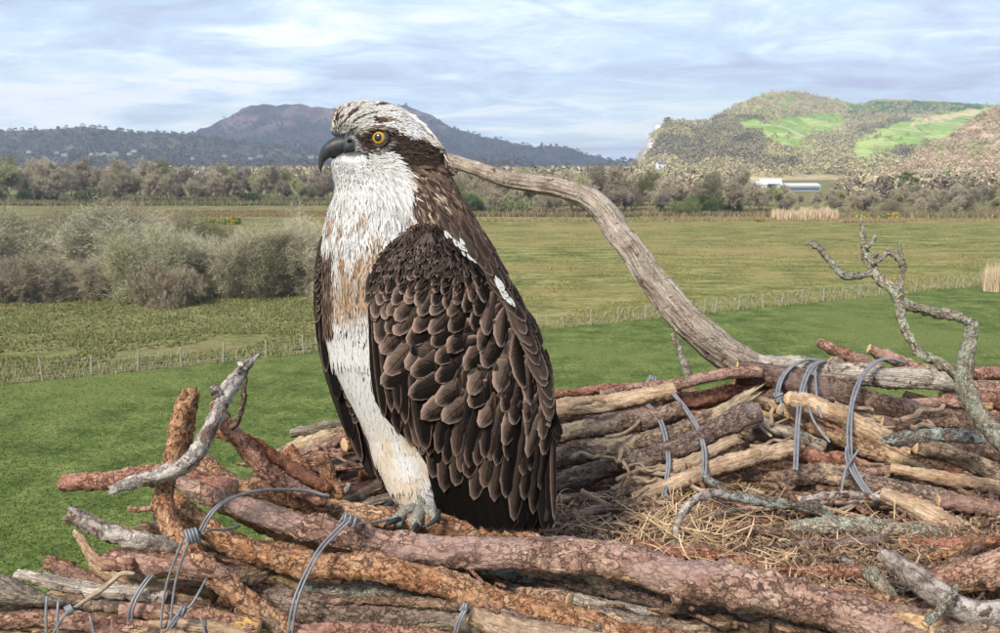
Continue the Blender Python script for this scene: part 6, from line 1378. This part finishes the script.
# wing tips and tail on the right
tail = bpart('tail', to_mesh('tail', tube([(548, 395, 1.19, 4), (550, 440, 1.18, 5), (548, 490, 1.165, 4), (546, 522, 1.15, 3)], flake=0, knots=0, rough=.03, nseg=12, wobble=0), m_dk, m_dk))
for (bx, by, tx, ty, w, k) in [(548, 396, 559, 442, 9, 'primary'), (546, 392, 561, 436, 9, 'primary'), (550, 400, 551, 530, 10, 'primary'), (553, 395, 554, 520, 7, 'second'), (541, 400, 545, 531, 12, 'primary')]:
    put_feather(k, bx, by, tx, ty, w, parent=tail, surf=1, nrm=-FWD + RGT * .3, db=1.17, dt=1.15)

# --- head details
m_beak = m_plain('beak_horn', (.025, .026, .030), .48, .4, .45, 130, .45, bd=.0015); m_cere = m_plain('cere_skin', (.055, .06, .07), .65, .3, .6, 260, .8, bd=.0015)
bk = tube([(356, 147, 1.2, 8.8), (350, 146, 1.2, 9.6), (342, 146, 1.2, 10.0), (335, 148, 1.2, 9.5), (329, 151.5, 1.2, 7.9), (325, 156, 1.2, 5.7), (322.3, 161, 1.2, 3.6), (321.3, 167, 1.2, 2.2), (321.6, 173, 1.2, .4)], flake=0, knots=0, rough=.015, nseg=28, step=.0015, wobble=0)
v = bk[0]; v[:, 1] = 1.0 * v[:, 1]
cq = P(340, 150, 1.2); dd = (v - cq) @ FWD; v -= (dd * .14)[:, None] * FWD; v -= FWD * .004
bpart('upper_beak', to_mesh('upper_beak', (v,) + bk[1:], m_beak, m_beak))
ce = tube([(364, 148, 1.2, 7.5), (357, 146, 1.2, 9.9), (350, 145, 1.2, 11.2), (346.5, 144.5, 1.2, 11.5)], flake=0, knots=3, rough=.06, nseg=26, step=.002, wobble=0, ends=(.1, .02)); v = ce[0]; dd = (v - cq) @ FWD; v += (dd * .05)[:, None] * FWD; v -= FWD * .004
cere = bpart('cere', to_mesh('cere', (v,) + ce[1:], m_cere, m_cere))
lo = tube([(366, 154, 1.2, 3), (355, 155.5, 1.2, 4), (345, 157, 1.2, 4), (336, 157, 1.2, 3.2), (329.5, 155.5, 1.2, 1.4)], flake=0, knots=0, rough=.02, nseg=18, step=.002, wobble=0); v = lo[0]
bpart('lower_beak', to_mesh('lower_beak', v if False else lo, m_beak, m_beak))
ns = tube([(347, 141.5, 1.1775, .7), (349.5, 140.3, 1.177, 1.5), (352, 141, 1.1775, .7)], flake=0, knots=0, rough=0, nseg=8, step=.001, wobble=0)
bpart('nostril', to_mesh('nostril', ns, m_dk, m_dk))
# eye
def ball(name, c, ax, prof, mat, n=36):
    """solid of revolution about ax (towards the viewer's side), prof = (radius, height)"""
    ax = np.array(ax, float); ax /= np.linalg.norm(ax); s = np.cross(ax, UPV); s /= np.linalg.norm(s); u = np.cross(s, ax); v = []
    for r, h in prof:
        for k in range(n): a = 2 * math.pi * k / n; v.append(c + ax * h + (s * math.cos(a) + u * math.sin(a)) * max(r, 1e-5))
    idx = np.arange(len(prof) * n).reshape(-1, n); f = np.stack([idx[:-1], np.roll(idx[:-1], -1, 1), np.roll(idx[1:], -1, 1), idx[1:]], -1).reshape(-1, 4)
    return bpart(name, mesh_np(name, np.array(v), f, mat, True, {'v_st': np.array([(r / .0105, 0, 0) for r, h in prof for k in range(n)])}))
ex = body_pt(np.array([EYE[0]]), np.array([EYE[1]]))[0]; eax = -FWD * .97 - RGT * .20 + UPV * .02; eax /= np.linalg.norm(eax)
mi_ = NT('iris', .12, .7); _s = mi_.node('ShaderNodeSeparateXYZ'); mi_.put(mi_.attr('v_st', 'Vector'), _s.inputs[0])
mi_ = mi_.done(mi_.ramp(mi_.math('ADD', _s.outputs[0], mi_.math('MULTIPLY', mi_.math('SUBTRACT', mi_.noise(mi_.objcoord(), 900, 3), .5), .25)), [(.40, (.20, .10, .02)), (.6, (.44, .27, .04)), (.80, (.34, .19, .025)), (.93, (.06, .03, .01))]))
m_pup = NT('pupil', .08, .8).done((.004, .004, .005)); m_rim = m_plain('eye_rim_skin', (.02, .018, .018), .5, .4, .2, 200)
ec = ex - eax * .0055
ball('eye', ec, eax, [(.0104, .000), (.0101, .0026), (.0090, .0050), (.0070, .0068), (.0045, .0078), (.0018, .0082), (0, .0083)], mi_)
ball('pupil', ec, eax, [(.0050, .0074), (.0048, .0081), (.003, .0088), (.0012, .0090), (0, .00905)], m_pup)
ball('eyelid_rim', ec, eax, [(.0175, -.004), (.0158, .0015), (.0135, .0042), (.0112, .0058), (.0098, .0054), (.0096, .0042), (.0104, .002)], m_rim)
# brow ridge: stiff dark feathers shading the eye
rb = np.random.RandomState(5); V_b, F_b, C_b = [], [], []
def hairs(n, line, dirf, ln, wd, cols, seed, liftd=.004):
    rs = np.random.RandomState(seed); out = []
    for i in range(n):
        t = rs.uniform(); x = np.interp(t, np.linspace(0, 1, len(line)), [a[0] for a in line]) + rs.normal(0, .9); y = np.interp(t, np.linspace(0, 1, len(line)), [a[1] for a in line]) + rs.normal(0, .9)
        p = body_pt(np.array([x]), np.array([y]))[0] - FWD * liftd * rs.uniform(.5, 1.2); dx, dy = dirf(t); d = dx * RGT - dy * UPV + rs.normal(0, .12, 3); d /= np.linalg.norm(d)
        s = np.cross(d, FWD); s /= np.linalg.norm(s); L = rs.uniform(*ln); w = rs.uniform(*wd); k = len(V_b)
        c = np.array(cols[rs.randint(len(cols))]) * rs.uniform(.8, 1.2)
        for u, wp in ((0, .6), (.5, 1), (1, .1)): V_b.extend([p + d * L * u - s * w * wp + FWD * .0006, p + d * L * u + s * w * wp + FWD * .0006]); C_b.extend([c, c])
        F_b.extend([(k, k + 1, k + 3, k + 2), (k + 2, k + 3, k + 5, k + 4)])
hairs(260, [(360, 135), (366, 130), (374, 127.5), (384, 127.5), (392, 131)], lambda t: (1, -.1 + .5 * t), (.006, .011), (.0005, .0009), [(.06, .04, .032), (.12, .085, .07), (.3, .26, .22)], 1)
hairs(240, [(356, 142), (361, 147), (368, 150), (377, 151), (387, 148), (393, 142)], lambda t: (1, .55 - .4 * t), (.005, .010), (.0004, .0008), [(.05, .04, .035), (.10, .08, .075), (.2, .18, .17)], 2, .002)
hairs(420, [(350, 136), (354, 143), (358, 150)], lambda t: (1, .25), (.006, .013), (.0004, .0008), [(.06, .055, .055), (.18, .17, .17), (.4, .38, .36)], 3, .003)
hairs(260, [(343, 157), (350, 160), (358, 158), (366, 156)], lambda t: (.35, 1), (.008, .014), (.0005, .001), [(.7, .7, .69), (.5, .49, .48)], 4, .003)
brow_o = bpart('eyebrow_feathers', mesh_np('eyebrow_feathers', np.array(V_b), np.array(F_b), m_plum, False, {'col': np.array(C_b)})); brow_o['kind'] = 'stuff'
# ragged crest along the crown and nape outline
V_b, F_b, C_b = [], [], []
def crest(n, line, dirs, ln, cols, seed):
    rs = np.random.RandomState(seed)
    for i in range(n):
        t = rs.uniform(); m = len(line); ii = np.linspace(0, 1, m); x = np.interp(t, ii, [a[0] for a in line]); y = np.interp(t, ii, [a[1] for a in line]); dx, dy = np.interp(t, ii, [a[0] for a in dirs]), np.interp(t, ii, [a[1] for a in dirs])
        p = P(x, y + 2, 1.2 + rs.uniform(-.012, .012)); d = dx * RGT - dy * UPV + rs.normal(0, .16, 3); d /= np.linalg.norm(d); s = np.cross(d, FWD); s /= np.linalg.norm(s); L, w = rs.uniform(*ln), rs.uniform(.0005, .0011); k = len(V_b); c = np.array(cols(t, rs)) * rs.uniform(.8, 1.1)
        for u, wp in ((0, .7), (.5, 1), (1, .1)): V_b.extend([p + d * L * u - s * w * wp, p + d * L * u + s * w * wp]); C_b.extend([c, c])
        F_b.extend([(k, k + 1, k + 3, k + 2), (k + 2, k + 3, k + 5, k + 4)])
crest(900, [(333, 128), (335, 114), (343, 107), (356, 102.5), (372, 101.5), (390, 104)], [(.05, -1), (.25, -1), (.6, -.8), (.9, -.35), (1, -.05), (1, .15)], (.004, .010), lambda t, rs: [(.11, .07, .05), (.28, .2, .14), (.66, .58, .46)][rs.choice(3, p=[.45, .25, .3])], 6)
crest(900, [(390, 105), (408, 112), (424, 124), (436, 138), (444, 152), (446, 166), (450, 182), (459, 198)], [(1, .2), (.95, .45), (.8, .75), (.6, .9), (.45, 1), (.3, 1), (.45, 1), (.5, 1)], (.006, .014), lambda t, rs: (.74, .72, .70) if t < .36 else [(.5, .42, .33), (.2, .14, .10), (.09, .06, .045)][rs.choice(3, p=[.35, .35, .3] if t < .6 else [.1, .4, .5])], 7)
cr_o = bpart('crest_feathers', mesh_np('crest_feathers', np.array(V_b), np.array(F_b), m_plum, False, {'col': np.array(C_b)})); cr_o['kind'] = 'stuff'

# --- feet: scaly grey-green toes gripping the stick, long black talons
m_toe = NT('scaly_toe', .6, .35); _v = m_toe.attr('v_st', 'Vector'); _w = m_toe.vor(_v, 380, 'DISTANCE_TO_EDGE'); _e = m_toe.ramp(_w.outputs['Distance'], [(0, 0.0), (.2, 1.0)])
m_toe = m_toe.done(m_toe.mix(_e, (.11, .095, .075), (.36, .34, .28)), m_toe.bump(_e, .7, .0012))
m_tal = m_plain('black_talon', (.022, .024, .027), .38, .4, .2, 80, .1)
def toe(pts, tal, parent):
    pts = [(a, b + 2, c, r * .66) for a, b, c, r in pts]; tal = [(a, b + 2, c, r * .75) for a, b, c, r in tal]
    t = tube(pts, step=.0025, nseg=16, flake=.0006, flake_s=260, knots=2, rough=.10, wobble=0); o = bpart('toe', to_mesh('toe', t, m_toe, m_toe), None)
    t2 = tube(tal, step=.002, nseg=14, flake=0, knots=0, rough=0, wobble=0, ends=(.1, .1)); c = link('talon', to_mesh('talon', t2, m_tal, m_tal), o)
    return o
for (name, leg, toes) in [('left_foot', [(418, 488, 1.175, 11), (420, 500, 1.17, 9), (420, 510, 1.165, 8)],
        [([(420, 506, 1.165, 8), (408, 508, 1.15, 8), (399, 516, 1.135, 8.5), (398, 524, 1.125, 8)], [(400, 517, 1.128, 4), (393, 519, 1.12, 4), (386, 523, 1.115, 2.5), (382, 529, 1.113, .6)]),
         ([(420, 506, 1.165, 8), (418, 512, 1.145, 9), (416, 520, 1.13, 9), (417, 526, 1.125, 7)], [(417, 522, 1.12, 4), (413, 528, 1.113, 3.2), (409, 533, 1.11, .8)]),
         ([(421, 505, 1.165, 7), (430, 510, 1.15, 8), (435, 514, 1.14, 7), (437, 518, 1.135, 6)], [(439, 508, 1.13, 3.6), (437, 516, 1.122, 4), (430, 522, 1.115, 3), (422, 525, 1.112, .8)])]),
      ('right_foot', [(398, 480, 1.20, 9), (396, 492, 1.20, 7), (394, 500, 1.195, 6)],
        [([(398, 494, 1.2, 6), (396, 500, 1.185, 6.5), (391, 505, 1.172, 7), (390, 510, 1.165, 6)], [(393, 500, 1.165, 3.8), (386, 504, 1.158, 3.8), (381, 510, 1.153, 2.6), (381, 517, 1.15, .7)]),
         ([(400, 494, 1.2, 6), (404, 500, 1.185, 6.5), (403, 507, 1.17, 7), (400, 513, 1.16, 5)], [(401, 510, 1.158, 3.2), (396, 515, 1.15, 2.4), (392, 519, 1.148, .7)])])]:
    leg = [(a, b, c, r * .75) for a, b, c, r in leg]
    t = tube(leg, step=.0025, nseg=20, flake=.0007, flake_s=240, knots=0, rough=.06, wobble=0)
    bpart('shank', to_mesh('shank', t, m_toe, m_toe))
    for a, b in toes: toe(a, b, None)
